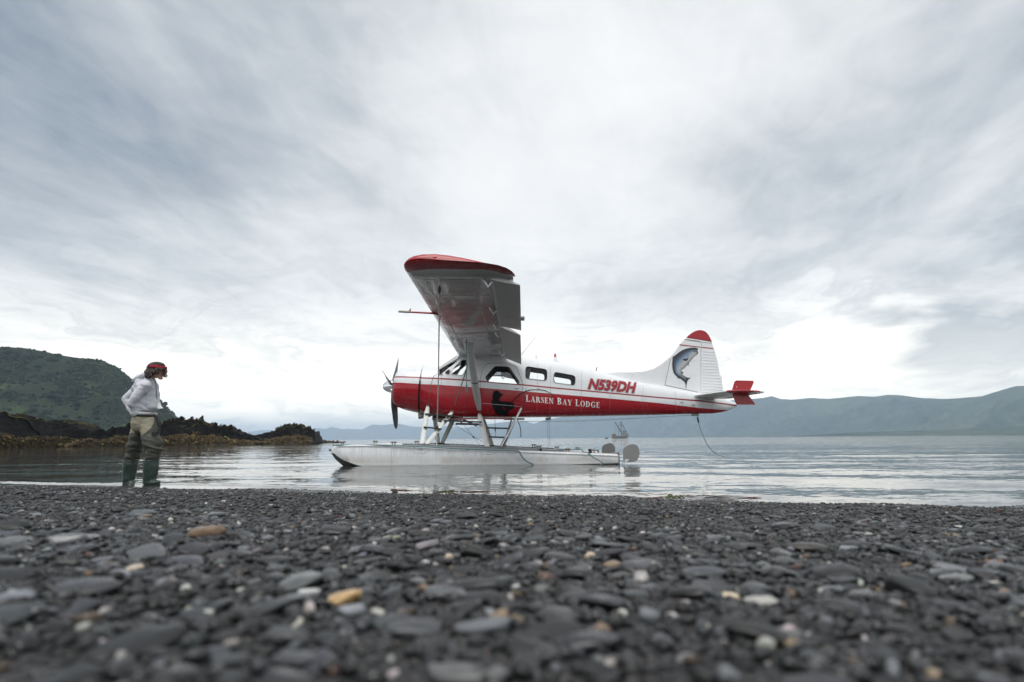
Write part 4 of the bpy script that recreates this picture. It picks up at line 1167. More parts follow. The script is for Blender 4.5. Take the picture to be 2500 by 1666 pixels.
def build_wing(sgn):
    near = sgn < 0
    W = MB(); prof = UP_ + LO_; n = len(prof)
    S = np.linspace(.50, 6.95, 30); V = []
    for s in S: V += [wing_pt(s, u, v, sgn) for u, v in prof]
    F = [(i * n + k, i * n + (k + 1) % n, (i + 1) * n + (k + 1) % n, (i + 1) * n + k) for i in range(len(S) - 1) for k in range(n)]
    F += [tuple(range(n)), tuple(range((len(S) - 1) * n, len(S) * n))]
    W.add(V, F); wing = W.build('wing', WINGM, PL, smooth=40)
    # rounded red tip that bows out beyond the last rib; its grey under fairing stays with the wing colour
    T = MB(); V = []; full = [(0, 0)] + UP_[1:-1] + [(.80, .050), (.92, .022), (1.0, .002), (.92, .0), (.80, .006)] + LO_[1:]
    m = len(full); k_s = [6.95, 7.06, 7.16, 7.25, 7.31, 7.34]; sc = [1, .97, .90, .77, .58, .34]
    for s, q in zip(k_s, sc):
        for u, v in full:
            c = .40; vv = v if v > .02 else v + (.06 - v) * (1 - q) * .9
            V.append(wing_pt(s, c + (u - c) * q ** .55 if u > c else c + (u - c) * q ** .45, .03 + (vv - .03) * q ** .8, sgn))
    T.add(V, [(i * m + k, i * m + (k + 1) % m, (i + 1) * m + (k + 1) % m, (i + 1) * m + k) for i in range(len(k_s) - 1) for k in range(m)] + [tuple(range(m)), tuple(range((len(k_s) - 1) * m, len(k_s) * m))])
    T.build('wing_tip', RED, wing, smooth=50)
    G = MB(); V = []
    us = np.linspace(.06, .98, 14)
    lowz = lambda u: np.interp(u, [0, .07, .15, .28, .42, .58, .8, 1], [-.0, -.029, -.030, -.024, -.014, -.004, .005, .0])
    for u in us:
        wdt = .20 * (1 - ((u - .5) / .5) ** 4) + .02
        for s in (6.78, 6.95 + wdt * .55, 6.95 + wdt): V.append(wing_pt(s, u, lowz(u) - .012 + (.030 if s > 7 + wdt * .4 else 0), sgn))
    G.add(V, [(i * 3 + k, i * 3 + k + 1, i * 3 + k + 4, i * 3 + k + 3) for i in range(13) for k in (0, 1)]); G.build('tip_fairing', WINGM, wing, smooth=60)
    l_ = MB(); p = wing_pt(7.31, .30, .055, sgn); l_.ball(p, .045, scale=(1.5, .8, .7)); l_.build('tip_light', REDLENS, wing)
    # control surfaces hung below and behind the rear spar
    def surface(name, s0, s1, drop, m, ribbed=0, chord=.30, cutc=.0):
        B = MB(); hx = .775; h0 = lambda s: Vector(wing_pt(s, hx, .004, sgn))
        ns = 2 + ribbed * 4 if ribbed else 8
        ss = np.linspace(s0, s1, ns); V = []
        a = radians(drop) + INC; d = Vector((cos(a), 0, -sin(a))); nrm = Vector((sin(a), 0, cos(a)))
        C = CH * chord
        for i, s in enumerate(ss):
            bead = .010 * (i % 2) if ribbed and (i / ns) > .25 else 0
            inset = cutc * max(0, 1 - (s1 - s) / .35) if cutc else 0
            p = h0(s); Cc = C * (1 - inset)
            for t, up, dn in ((0, .030, -.030), (.12, .045, -.036), (.5, .030, -.022), (1, .004, -.004)):
                V.append(p + d * (Cc * t) + nrm * up)
            for t, up, dn in ((1, .004, -.004), (.5, .03, -.022), (.12, .045, -.036), (0, .03, -.030)):
                V.append(p + d * (Cc * t) + nrm * (dn - (bead if .05 < t < .9 else 0)))
        k = 8; n_ = len(ss)
        B.add(V, [(i * k + j, i * k + (j + 1) % k, (i + 1) * k + (j + 1) % k, (i + 1) * k + j) for i in range(n_ - 1) for j in range(k)] + [tuple(range(k)), tuple(range((n_ - 1) * k, n_ * k))])
        return B.build(name, m, wing, smooth=0)
    surface('flap', .66, 3.95, 23, FLAPM, 0, .30, .0)
    ail = surface('aileron', 4.02, 6.88, 13, FLAPM, 17, .29)
    if near:
        tb = MB(); p = Vector(wing_pt(5.05, 1.05, -.06, sgn)); tb.box(p + Vector((.03, 0, -.03)), (.07, .3, .02)); tb.build('trim_tab', FLAPM, ail)
    for s in (6.75, 5.2, 4.0, 3.3, 1.3):
        h = MB(); a, c = Vector(wing_pt(s, .70, -.0, sgn)), Vector(wing_pt(s, .79, -.01, sgn)); mid_ = (a + c) / 2 - Vector((0, 0, .11))
        h.tube([a, mid_, c], [.018, .022, .018], 6); h.build('hinge_bracket', ALU, wing)
    if near:
        # flat details of the underside: hatch, fuel drain plates, seams, the mirror-like inspection cover
        low = lambda u: np.interp(u, [.07, .15, .28, .42, .58, .74], [-.029, -.030, -.024, -.014, -.004, .006])
        def under(name, s0, s1, u0, u1, m, pr=.006):
            b = MB(); V = []
            for s in (s0, s1):
                for u in np.linspace(u0, u1, 6): V.append(wing_pt(s, u, low(u) - pr / CH, sgn))
            for s in (s0, s1):
                for u in np.linspace(u0, u1, 6): V.append(wing_pt(s, u, low(u) + .004, sgn))
            F = [(k, k + 1, k + 7, k + 6) for k in range(5)] + [(k, k + 12, k + 13, k + 1) for k in range(5)] + [(k + 6, k + 7, k + 19, k + 18) for k in range(5)]
            b.add(V, F + [(0, 6, 18, 12), (5, 17, 23, 11)]); return b.build(name, m, wing, smooth=0)
        under('walkway_panel', .9, 1.6, .52, .72, ALU, .004)
        for s in (1.8, 2.5, 3.2, 4.1, 5.0, 5.9, 6.7): under('rib_seam', s, s + .012, .08, .74, FLAPM, .003)
        under('spar_seam', .7, 6.9, .16, .168, FLAPM, .003); under('spar_seam', .7, 6.9, .60, .612, FLAPM, .003)
        for s, u in ((.92, .30), (.92, .37), (1.02, .30), (1.02, .37)): under('bolt_plate', s, s + .02, u, u + .02, SEAM, .004)
        # pitot tube on the leading edge
        a = Vector(wing_pt(4.72, .03, -.03, sgn)); d = Vector((-.66, 0, .04))
        pt = MB(); pt.tube([a + Vector((.12, 0, -.03)), a, a + d * .68], [.014, .02, .018], 8); PT = pt.build('pitot_tube', RED, wing)
        e = MB(); e.tube([a + d * .68, a + d], .022, 8); q = a + d * .74; e.plate([q, q + Vector((.06, 0, .0)), q + Vector((.07, 0, .08))], (0, 1, 0), .008); e.build('pitot_head', STEEL, PT)
    return wing


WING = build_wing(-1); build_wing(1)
cb = MB()                                     # the raised cabin roof between the wing roots
for (x, z0) in ((0, 0),): 
    V = []; S = np.linspace(-.56, .56, 9); prof = UP_[1:] + [(.80, -.02), (.02, -.02)]; n = len(prof)
    for s in S: V += [wing_pt(.5, u, v + (.012 * (1 - (s / .56) ** 2)), -1) for u, v in prof]
    V = [(x, YC + S[i // n], z) for i, (x, y, z) in enumerate(V)]
    cb.add(V, [(i * n + k, i * n + (k + 1) % n, (i + 1) * n + (k + 1) % n, (i + 1) * n + k) for i in range(8) for k in range(n)] + [tuple(range(n)), tuple(range(8 * n, 9 * n))])
cb.build('cabin_roof', WHITE, PL, smooth=40)


def mirror(p): return (p[0], 2 * YC - p[1], p[2])


def rod(name, a, b, r, m, parent, flat=.45, up=(1, 0, 0), n=12, taper=None):
    t = MB(); a, b = Vector(a), Vector(b); P = [a.lerp(b, k / 6) for k in range(7)]
    t.tube(P, taper or r, n, flat=flat, up=up); return t.build(name, m, parent, smooth=60)


def build_struts():
    lo = at(1170, 1001, YC - .56); hi = at(1142.5, 829, 11.75)
    for f in (lambda p: p, mirror):
        s = rod('wing_strut', f(lo), f(hi), .10, GREYP, PL, .42, taper=[.055, .085, .09, .09, .09, .10, .115])
        c = MB(); q = Vector(f(hi)); c.box(q + Vector((0, 0, -.02)), (.24, .11, .10)); c.build('strut_cuff', GREYP, s)
        m_ = Vector(f(lo)).lerp(Vector(f(hi)), .44); u = (Vector(f(hi)) - Vector(f(lo))).normalized()
        k = MB(); k.tube([m_ - u * .012, m_ + u * .012], .096, 12, flat=.48, up=(1, 0, 0)); k.build('strut_strap', BLACK, s)


build_struts()

# ------------------------------------------------------------------ tail
def outline(pts, Y): return [tuple(at(a, b, Y)) for a, b in pts]


def fin_body(name, pts, m, half, parent, mats=None):
    """an upright plate from a pixel outline at the centre line, its rim rounded off"""
    P = [Vector(p) for p in outline(pts, YC)]; bm = bmesh.new()
    A = [bm.verts.new((p.x, YC - half, p.z)) for p in P]; B = [bm.verts.new((p.x, YC + half, p.z)) for p in P]; n = len(P)
    bm.faces.new(A); bm.faces.new(B[::-1])
    for k in range(n): bm.faces.new((A[k], B[k], B[(k + 1) % n], A[(k + 1) % n]))
    bm.normal_update(); rim = [e for e in bm.edges if (e.verts[0].co.y < YC) == (e.verts[1].co.y < YC)]
    bmesh.ops.bevel(bm, geom=rim, offset=.014, segments=3, affect='EDGES', clamp_overlap=True)
    bm.verts.index_update(); b = MB(); b.add([v.co[:] for v in bm.verts], [[v.index for v in f.verts] for f in bm.faces]); bm.free()
    return b.build(name, m, parent, smooth=25)


FIN = [(1478, 912), (1500, 909.8), (1550, 909), (1572, 907), (1594.6, 900.5), (1617, 887), (1639, 868), (1657, 844.7), (1668, 830.8), (1710, 837), (1709.5, 960), (1704, 963), (1624, 950), (1550, 940), (1500, 922)]
fin = fin_body('tail_fin', FIN, WHITE, .045, PL)
RUD = [(1711.3, 836.8), (1737.5, 840), (1742.4, 851), (1751, 882.7), (1756.5, 916), (1761, 920.6), (1764.7, 954), (1763.5, 957.5), (1760, 958.8), (1709, 961)]
rud = fin_body('rudder', RUD, WHITE, .042, PL)
cap = fin_body('fin_cap', [(1675.4, 825.4), (1680, 820), (1684, 816.8), (1690, 812.5), (1697, 809), (1703, 807.3), (1709.6, 806.8), (1716, 808), (1722, 811), (1727, 815.8), (1731, 822), (1734.5, 829), (1737.2, 835.4), (1705, 829.7)], RED, .045, fin)
mid_ = fin_body('fin_band', [(1670, 829.5), (1675, 826), (1705, 830.2), (1737.3, 836), (1738, 839.6), (1710, 836.4)], WHITE, .0445, fin)


def fin_print(name, poly, m, parent, proud=.049):
    b = MB(); d = YC - proud; P = [at(a, c, d) for a, c in poly]; n = len(P)
    b.add(P, [tuple(range(n))]); me = b.build(name, m, parent, smooth=0, fix=False); return me


fin_print('red_stripe', [(1659.5, 840.2), (1661.2, 841), (1709.6, 847.0), (1709.6, 849.2), (1658, 843.6)], REDD, fin, .0475)
fin_print('red_stripe', [(1711.6, 847.0), (1740.5, 850.0), (1741.2, 852.6), (1711.6, 849.4)], REDD, rud, .0445)
fin_print('red_stripe', [(1671, 828.6), (1709.5, 833.0), (1709.5, 834.0), (1670.4, 829.6)], REDD, fin, .0475)
for k in range(14):                                   # stiffening beads of the rudder skin
    y = 858.5 + k * 7.05; a = at(1714, y, YC); b_ = at(np.interp(y, [851, 883, 916, 921, 954], [1740, 1748.5, 1754, 1758.5, 1762]), y + 2.2, YC)
    rb = MB(); rb.tube([Vector(a) + Vector((0, -.041, 0)), Vector(b_) + Vector((0, -.041, 0))], .012, 6, flat=.7); rb.tube([Vector(a) + Vector((0, .041, 0)), Vector(b_) + Vector((0, .041, 0))], .012, 6, flat=.7); rb.build('rudder_bead', WHITE, rud)
fin_print('fin_seam', [(1637, 875), (1638, 875.4), (1623.6, 940.4), (1622.8, 940)], SEAM, fin, .0475)
fin_print('fin_seam', [(1623, 940), (1704, 957.4), (1704, 958.6), (1622.6, 941.2)], SEAM, fin, .0475)


def z4(pts): return [(1550 + a / 4.48, 780 + b / 4.48) for a, b in pts]


def build_fish():
    back = [(697, 322), (672, 312), (640, 309), (610, 311), (580, 316), (548, 325), (518, 338), (490, 355), (465, 374), (440, 396), (422, 416), (412, 445), (408, 480), (409, 515), (413, 550), (424, 585), (440, 610), (458, 625), (482, 640), (505, 655), (527, 672), (548, 692)]
    belly = [(670, 352), (694, 368), (690, 378), (668, 394), (645, 412), (628, 432), (612, 452), (596, 470), (580, 490), (565, 508), (548, 526), (530, 541), (515, 552), (505, 560), (501, 568), (502, 577), (506, 586), (513, 596), (523, 606), (536, 616), (550, 626), (567, 634)]
    n = len(back); m = 9; V, C = [], []
    cols = [(0, (.020, .022, .026)), (.22, (.035, .045, .06)), (.36, (.09, .14, .22)), (.5, (.22, .30, .40)), (.64, (.32, .36, .40)), (.82, (.47, .47, .45)), (1, (.12, .13, .15))]
    for i in range(n):
        t = i / (n - 1)
        for j in range(m):
            v = j / (m - 1); a, b = back[i], belly[i]
            p = (a[0] + (b[0] - a[0]) * v, a[1] + (b[1] - a[1]) * v); q = z4([p])[0]; V.append(at(*q, YC - .049))
            vv = min(1, v + (0 if t > .2 else .0)); c = np.array([np.interp(vv, [k for k, _ in cols], [x[h] for _, x in cols]) for h in range(3)])
            if t > .72: c = c * np.interp(t, [.72, .85, 1], [1, .55, .35])
            if t < .12: c = c * .55
            C.append(c)
    F = np.array([(i * m + j, i * m + j + 1, (i + 1) * m + j + 1, (i + 1) * m + j) for i in range(n - 1) for j in range(m - 1)])
    o = np_mesh('fish_emblem', np.array(V), F, FISHM, fin, 0, np.array(C)); o['label'] = 'painted leaping salmon on the white fin'
    dk = mat('fish_dark', (.035, .042, .05), .5); md = mat('fish_grey', (.16, .20, .24), .5)
    for poly, mm in (([(545, 690), (566, 634), (590, 640), (613, 634), (594, 652), (576, 672), (568, 700), (563, 735), (561, 754), (555, 748), (556, 715)], dk), ([(520, 436), (548, 430), (584, 424), (580, 442), (562, 456), (543, 455)], dk),
                     ([(578, 488), (592, 474), (588, 496), (582, 514)], dk), ([(502, 566), (526, 576), (530, 592), (512, 594)], dk), ([(412, 414), (440, 392), (424, 430), (410, 470)], dk), ([(462, 626), (482, 630), (496, 648), (468, 644)], dk),
                     ([(640, 352), (650, 344), (660, 350), (652, 360)], dk), ([(565, 372), (572, 376), (590, 425), (582, 428)], md)):
        fin_print('fin_of_fish', z4(poly), mm, o, .051)


build_fish()


def build_tailplane(sgn):
    """half of the horizontal tail: aerofoil slab with raked tip, elevator and a red finlet"""
    z0 = at(1700, 966, YC)[2] - .02; xl = lambda s: np.interp(s, [0, .2, 1.85, 2.2, 2.42], [4.86, 4.90, 5.12, 5.26, 5.5]); xt = lambda s: np.interp(s, [0, 1.85, 2.2, 2.42], [5.78, 5.82, 5.84, 5.79])
    S = [.12, .5, 1.0, 1.5, 1.85, 2.05, 2.2, 2.32, 2.42]; V = []
    tl = tan(radians(5.0))
    sec = [(0, 0), (.03, .028), (.15, .055), (.4, .06), (.62, .045), (.62, -.045), (.4, -.06), (.15, -.055), (.03, -.028)]; n = len(sec)
    def slab(u0, u1, name, m, par, secs, S):
        V = []; k = len(secs)
        for s in S:
            a, b = xl(s), xt(s); th = np.interp(s, [0, 1.9, 2.42], [1, .8, .25])
            for u, v in secs: x = a + (b - a) * u; V.append((x, YC + sgn * s, z0 - (x - 4.86) * tl * .0 - (x - 4.9) * .10 + v * th))
        B = MB(); B.add(V, [(i * k + j, i * k + (j + 1) % k, (i + 1) * k + (j + 1) % k, (i + 1) * k + j) for i in range(len(S) - 1) for j in range(k)] + [tuple(range(k)), tuple(range((len(S) - 1) * k, len(S) * k))])
        return B.build(name, m, par, smooth=35)
    tp = slab(0, .62, 'tailplane', [GREYP2], PL, sec, [q for q in S if q <= 1.86])
    slab(0, .62, 'tailplane_tip', RED, tp, sec, [q for q in S if q >= 1.84])
    el = slab(.63, 1, 'elevator', GREYP2, tp, [(.635, .042), (.8, .025), (1, .003), (1, -.003), (.8, -.025), (.635, -.042)], [.25] + S[1:])
    for k in range(10):
        s = .45 + k * .185; a, b = xl(s), xt(s); zz = lambda u: z0 - (a + (b - a) * u - 4.9) * .10
        rb = MB()
        for sg in (-1, 1): rb.tube([(a + (b - a) * .66, YC + sgn * s, zz(.66) + sg * .036), (a + (b - a) * .97, YC + sgn * s, zz(.97) + sg * .006)], .009, 5)
        rb.build('elevator_bead', GREYP2, el)
    # finlet
    yf = YC - 1.80
    poly = [Vector(at(a, b, yf)) for a, b in z4([(1086, 690), (1094, 678), (1112, 668), (1288, 672), (1299, 681), (1297, 694), (1238, 826), (1312, 924), (1309, 934), (1120, 935), (1106, 922), (1064, 815), (1063, 775)])]
    if sgn > 0: poly = [Vector(mirror(p)) for p in poly]
    f = MB(); f.plate(poly, (0, 1, 0), .022); fl = f.build('finlet', RED, tp, smooth=30)
    for q in z4([(1092, 795), (1122, 798), (1112, 738)]):
        r_ = MB(); p = at(*q, yf - .011); r_.ball((p[0], (p[1] if sgn < 0 else 2 * YC - p[1]), p[2]), .012); r_.build('rivet', WHITE, fl)


GREYP2 = mat('tail_paint', (.60, .61, .61), .3, coat=.3, var=.10, vscale=4)
build_tailplane(-1); build_tailplane(1)


# ------------------------------------------------------------------ floats
def float_material():
    m = bpy.data.materials.new('float_paint'); m.use_nodes = True; g = NT(m.node_tree); b = g.n['Principled BSDF']
    pos = g.node('ShaderNodeNewGeometry').outputs['Position']; x, y, z = g.xyz(pos)
    streak = g.noise(g.comb(g.m('MULTIPLY', x, 9), 0, g.m('MULTIPLY', z, .7)), 1.6, 5, .6)
    blot = g.noise(pos, 2.1, 5, .6)
    c = g.ramp(streak, [(.3, (.60, .61, .62)), (.55, (.74, .75, .76)), (.75, (.82, .83, .84))])
    # a scum line above the water, tan and grey, dried in runs
    band = g.m('MULTIPLY', g.smooth(z, .0, .10), g.m('SUBTRACT', 1, g.smooth(z, .12, .27)))
    band = g.m('MULTIPLY', band, g.smooth(g.m('ADD', streak, g.m('MULTIPLY', blot, .8)), .70, 1.12))
    c = g.mix(g.m('MULTIPLY', band, .6), c, (.40, .35, .29))
    wet = g.m('SUBTRACT', 1, g.smooth(g.m('ADD', z, g.m('MULTIPLY', blot, .03)), .015, .07))
    c = g.mix(g.m('MULTIPLY', wet, .6), c, (.22, .23, .23))
    g.l.new(c, b.inputs['Base Color']); b.inputs['Roughness'].default_value = .42; b.inputs['Coat Weight'].default_value = .15
    return m


FLOATM = float_material()
FY = {-1: 13.50, 1: 16.70}


def float_deck(x): return float(np.interp(x, FD[:, 0], FD[:, 1]))


FD = wl([(797, 1098), (803, 1092), (809, 1088.5), (823, 1086.9), (860, 1086), (905, 1086), (1012, 1089.2), (1065, 1092), (1150, 1095.7), (1199.5, 1097.2), (1265, 1100.5), (1418, 1106.2), (1515, 1111)], 13.1)


def build_float(sgn):
    yf = FY[sgn]; xs = list(np.linspace(FD[0, 0] + .0, FD[0, 0] + 1.0, 12)) + list(np.linspace(FD[0, 0] + 1.15, FD[-1, 0] - .02, 26))
    x0 = xs[0]; L = xs[-1] - x0; V = []; M = []
    for x in xs:
        f = (x - x0) / L
        w = float(np.interp(f, [0, .015, .05, .12, .22, .55, .75, 1], [.05, .12, .22, .33, .40, .42, .38, .22]))
        zd = float_deck(x)
        zch = float(np.interp(f, [0, .02, .05, .10, .15, .25, .6, .61, 1], [zd - .09, .25, .14, .02, -.05, -.09, -.10, -.04, .02])); zch = min(zch, zd - .03)
        zk = float(np.interp(f, [0, .012, .04, .07, .13, .25, .6, .605, 1], [zd - .09, .16, .0, -.10, -.22, -.30, -.30, -.20, -.05])); zk = min(zk, zch - .02)
        rad = min(.07, w * .4, (zd - zch) * .4)
        half = [(0, zk), (w * .5, zk + (zch - zk) * .45), (w * .96, zch), (w, zch + .012), (w, zch + (zd - zch) * .5), (w, zd - rad), (w - rad * .3, zd - rad * .3), (w - rad, zd), (w * .4, zd + .012), (0, zd + .016)]
        V += [(x, yf + y, z) for y, z in half] + [(x, yf - y, z) for y, z in half[-2:0:-1]]
    n = 18; F = []; mm = []
    for i in range(len(xs) - 1):
        for k in range(n):
            F.append((i * n + k, i * n + (k + 1) % n, (i + 1) * n + (k + 1) % n, (i + 1) * n + k))
            kk = k if k < 9 else 17 - k; mm.append(1 if kk < 2 else 2 if kk >= 7 else 0)
    F += [tuple(range(n)), tuple(range((len(xs) - 1) * n, len(xs) * n))]; mm += [0, 0]
    b = MB(); b.add(V, F, mm); fo = b.build('float', [FLOATM, mat('float_bottom', (.05, .055, .05), .5, var=.3, vscale=6), mat('float_deck', (.38, .40, .41), .55, var=.2, vscale=7)], PL, smooth=38)
    fo['label'] = 'near float' if sgn < 0 else 'far float'
    W = lambda x: float(np.interp((x - x0) / L, [0, .015, .05, .12, .22, .55, .75, 1], [.05, .12, .22, .33, .40, .42, .38, .22]))
    # rub rail along the deck edge, bow bumper, seams
    for s in (-1, 1):
        r_ = MB(); r_.tube([(x, yf + s * (W(x) + .004), float_deck(x) - .035) for x in xs[2:]], .011, 6); r_.build('rub_rail', ALU, fo)
    bp = MB(); bp.tube([(x0 - .01, yf - .10, float_deck(x0) - .02), (x0 - .06, yf, float_deck(x0) - .02), (x0 - .01, yf + .10, float_deck(x0) - .02)], .02, 8); bp.build('bumper', BLACK, fo)
    for k in range(9):
        x = xs[9] + k * (xs[-1] - xs[9]) / 8.6; sm = MB(); sm.tube([(x, yf - W(x) - .001, float_deck(x) - .07), (x, yf - W(x) - .001, -.03)], .0045, 4); sm.build('hull_seam', GREYP, fo)
    for px in (1090, 1022, 1195):
        pass
    for px0 in (1024, 1190):                              # stiffening patches below the strut feet
        pts = [(px0 - 26, 1093 + (px0 > 1100) * 4), (px0 - 10, 1106 + (px0 > 1100) * 3), (px0 + 10, 1107 + (px0 > 1100) * 3), (px0 + 28, 1095 + (px0 > 1100) * 5)]
        P = [at(a, c, 13.08) for a, c in pts]; P = [(p[0], yf - W(p[0]) - .002, p[2]) for p in P]; sm = MB(); sm.tube(P, .006, 4); sm.build('doubler_edge', GREYP, fo)
        for dx in (-4, 0, 4):
            p = at(px0 + 3 + dx, 1098 + (px0 > 1100) * 3, 13.08); bt = MB(); bt.ball((p[0], yf - W(p[0]) - .002, p[2]), .012, 6, 4); bt.build('bolt', STEEL, fo)
    # cleats, hatch, pulley and a deck plank
    for x, h in ((x0 + .28, .05), (x0 + 1.5, .05), (-.25, .05), (.62, .10), (1.3, .06), (1.9, .06)):
        c = MB(); z = float_deck(x) + .016; c.tube([(x - .07, yf - .12, z + h), (x + .07, yf - .12, z + h)], .017, 6); c.tube([(x - .03, yf - .12, z - .01), (x - .03, yf - .12, z + h)], .015, 6); c.tube([(x + .03, yf - .12, z - .01), (x + .03, yf - .12, z + h)], .015, 6); c.build('cleat', STEEL, fo)
    w_ = MB(); z0_, z1_ = float_deck(-2.6) + .03, float_deck(1.2) + .03; ang = atan2(z1_ - z0_, 3.8); w_.box((-.7, yf + .05, (z0_ + z1_) / 2), (3.85, .42, .022), Matrix.Rotation(-ang, 3, 'Y')); w_.build('walkway', mat('walkway_grip', (.20, .21, .22), .85, var=.3, vscale=30), fo)
    # water rudder: post, arms and a rounded blade tipped up at the stern
    xe = xs[-1]; zd = float_deck(xe); po = MB(); po.tube([(xe + .05, yf, -.06), (xe + .045, yf, zd + .05)], .025, 8); po.tube([(xe - .02, yf, zd - .02), (xe + .05, yf, zd - .02)], .02, 6); po.tube([(xe - .12, yf, zd + .02), (xe + .06, yf, zd + .03)], .02, 6); po.tube([(xe - .02, yf, .03), (xe + .05, yf, .03)], .02, 6)
    pst = po.build('rudder_post', STEEL, fo)
    poly = [(1521, 1100), (1523, 1094), (1531, 1088.2), (1542, 1084.6), (1549, 1085.2), (1556, 1088.6), (1559.3, 1095), (1561.2, 1103), (1561, 1112), (1558.5, 1120), (1553.5, 1126), (1546, 1128.3), (1527, 1129), (1521.8, 1126)]
    P = [Vector(at(a, c, 13.5)) for a, c in poly]; dx = xe - at(1513, 1111, 13.5)[0]
    P = [(p.x + dx * .0, yf, p.z) for p in P]; rr = MB(); rr.plate(rounded3(P), (0, 1, 0), .014); wr = rr.build('water_rudder', RUDM, fo, smooth=30)
    t_ = MB(); t_.plate([(P[-1][0] + .03, yf - .012, .11), (P[-1][0] + .15, yf - .03, .11), (P[-1][0] + .09, yf - .03, .05), (P[-1][0] + .03, yf - .012, -.005)], (0, 1, 0), .02); t_.build('trim_plate', ALU, wr, smooth=0)
    return fo


def rounded3(P):
    y = P[0][1]; return [(a, y, b) for a, b in rounded([(p[0], p[2]) for p in P], .03, 2)]


FLOATN, FLOATF = build_float(-1), build_float(1)


def build_float_struts():
    def leg(name, top, bot, wpx, near=True):
        t, b = Vector(top), Vector(bot); r = wpx / 2 / 93
        o = rod(name, b, t, r, STRUTM, PL, .38, taper=[r * .8, r, r, r, r, r, r * .62])
        f = MB(); f.box(b + Vector((0, 0, .0)), (.16, .12, .05)); f.build('strut_foot', STEEL, o)
        f = MB(); f.box(t, (.07, .07, .06)); f.build('strut_fitting', STEEL, o); return o
    yn, yt = 13.62, YC - .5
    A = [((1044.5, 992), (1030.5, 1081.5), 12), ((1104, 1006), (1040.5, 1081.5), 12.5), ((1170.5, 1012), (1190.5, 1090), 13)]
    tops = []
    for t, b, w in A:
        p, q = at(*t, yt), at(*b, yn); q[2] = float_deck(q[0]) + .03; leg('float_strut', p, q, w)
        p2, q2 = mirror(p), (q[0], FY[1] - .1, float_deck(q[0]) + .03); leg('float_strut', p2, q2, w); tops.append((p, q))
    # spreader bars between the floats
    for x in (tops[0][1][0] + .07, tops[2][1][0]):
        rod('spreader_bar', (x, FY[-1] + .3, float_deck(x) - .04), (x, FY[1] - .3, float_deck(x) - .04), .05, STRUTM, PL, .6, up=(1, 0, 0))
    # steps: dark treads between the legs, and longitudinal bars
    for (a, b, Y) in (((1038.6, 1011), (1105, 1016.2), 14.35), ((1034.8, 1043), (1078, 1048), 14.0), ((1083.6, 1027.5), (1176, 1031), 14.2), ((1188, 1045), (1241, 1046.5), 13.9), ((1194, 1067), (1231, 1068.3), 13.75)):
        p, q = Vector(at(*a, Y)), Vector(at(*b, Y)); t = MB(); t.box((p + q) / 2, ((q - p).length, .12, .036), Matrix.Rotation(-atan2(q.z - p.z, q.x - p.x), 3, 'Y')); t.build('step_tread', BLACK, PL)
    t = MB(); t.tube([at(1112, 1035, 15.6), at(1170, 1036.5, 15.6)], .03, 6); t.tube([at(1118, 1019, 15.2), at(1164, 1040, 15.2)], .025, 6); t.tube([at(1124, 1018, 15), at(1126, 1034, 15)], .02, 6); t.build('step_bar', STEEL, PL)
    # bracing wires
    for k, (a, ya, b, yb) in enumerate((((1128, 1032), 15.1, (1172, 1088), 16.2), ((1098, 1030), 14.6, (1078, 1076), 16.2), ((1208, 1020), 15, (1210, 1066), 15), ((1047, 1000), 14.6, (1186, 1084), 16.4))):
        w = MB(); p, q = Vector(at(*a, ya)), Vector(at(*b, yb)); w.tube([p, q], .006, 4)
        if k in (0, 2): m_ = p.lerp(q, .62); d = (q - p).normalized(); w.tube([m_ - d * .07, m_, m_ + d * .07], [.008, .024, .008], 6)
        w.build('bracing_wire', STEEL, PL)
    # boarding ladder aft of the rear struts
    R = [((1272.5, 998), 14.42, (1221.5, 1092), 13.4, .028), ((1250, 1022), 14.55, (1228, 1090), 13.75, .02), ((1259, 1024), 14.45, (1231, 1088), 13.7, .022)]
    b = MB()
    for a, ya, c, yc, r in R[:1]: p, q = Vector(at(*a, ya)), Vector(at(*c, yc)); b.tube([q, p.lerp(q, .1), p], r, 8)
    lad = b.build('ladder', ALU, PL)
    for a, ya, c, yc, r in R[1:]: rod('ladder_rail', at(*a, ya), at(*c, yc), r, STEEL, lad, 1)
    for t_ in (.36, .55, .74):
        p = Vector(at(1272.5, 998, 14.42)).lerp(Vector(at(1221.5, 1092, 13.4)), t_); q = Vector(at(1259, 1024, 14.45)).lerp(Vector(at(1231, 1088, 13.7)), max(0, (t_ - .25) / .75)); rod('rung', p, q, .016, ALU, lad, 1)
    t = MB(); t.box(at(1255, 1023.5, 14.8), (.55, .10, .05)); t.build('ladder_bracket', STEEL, PL)
    t = MB(); t.box(at(1180, 1022.3, 14.75), (1.5, .05, .045)); t.build('belly_rail', REDD, PL)


build_float_struts()


# ------------------------------------------------------------------ ropes, wires, aerials
def cord(name, pts, r, m, parent, n=6):
    P = [Vector(p) for p in pts]
    if len(P) > 2:                                   # a soft curve through the points
        Q = []; E = [P[0] * 2 - P[1]] + P + [P[-1] * 2 - P[-2]]
        for i in range(1, len(E) - 2):
            for k in range(6):
                t = k / 6; a, b, c, d = E[i - 1:i + 3]; Q.append(.5 * ((2 * b) + (c - a) * t + (2 * a - 5 * b + 4 * c - d) * t * t + (3 * b - a - 3 * c + d) * t ** 3))
        P = Q + [P[-1]]
    b = MB(); b.tube(P, r, n); return b.build(name, m, parent, smooth=180)


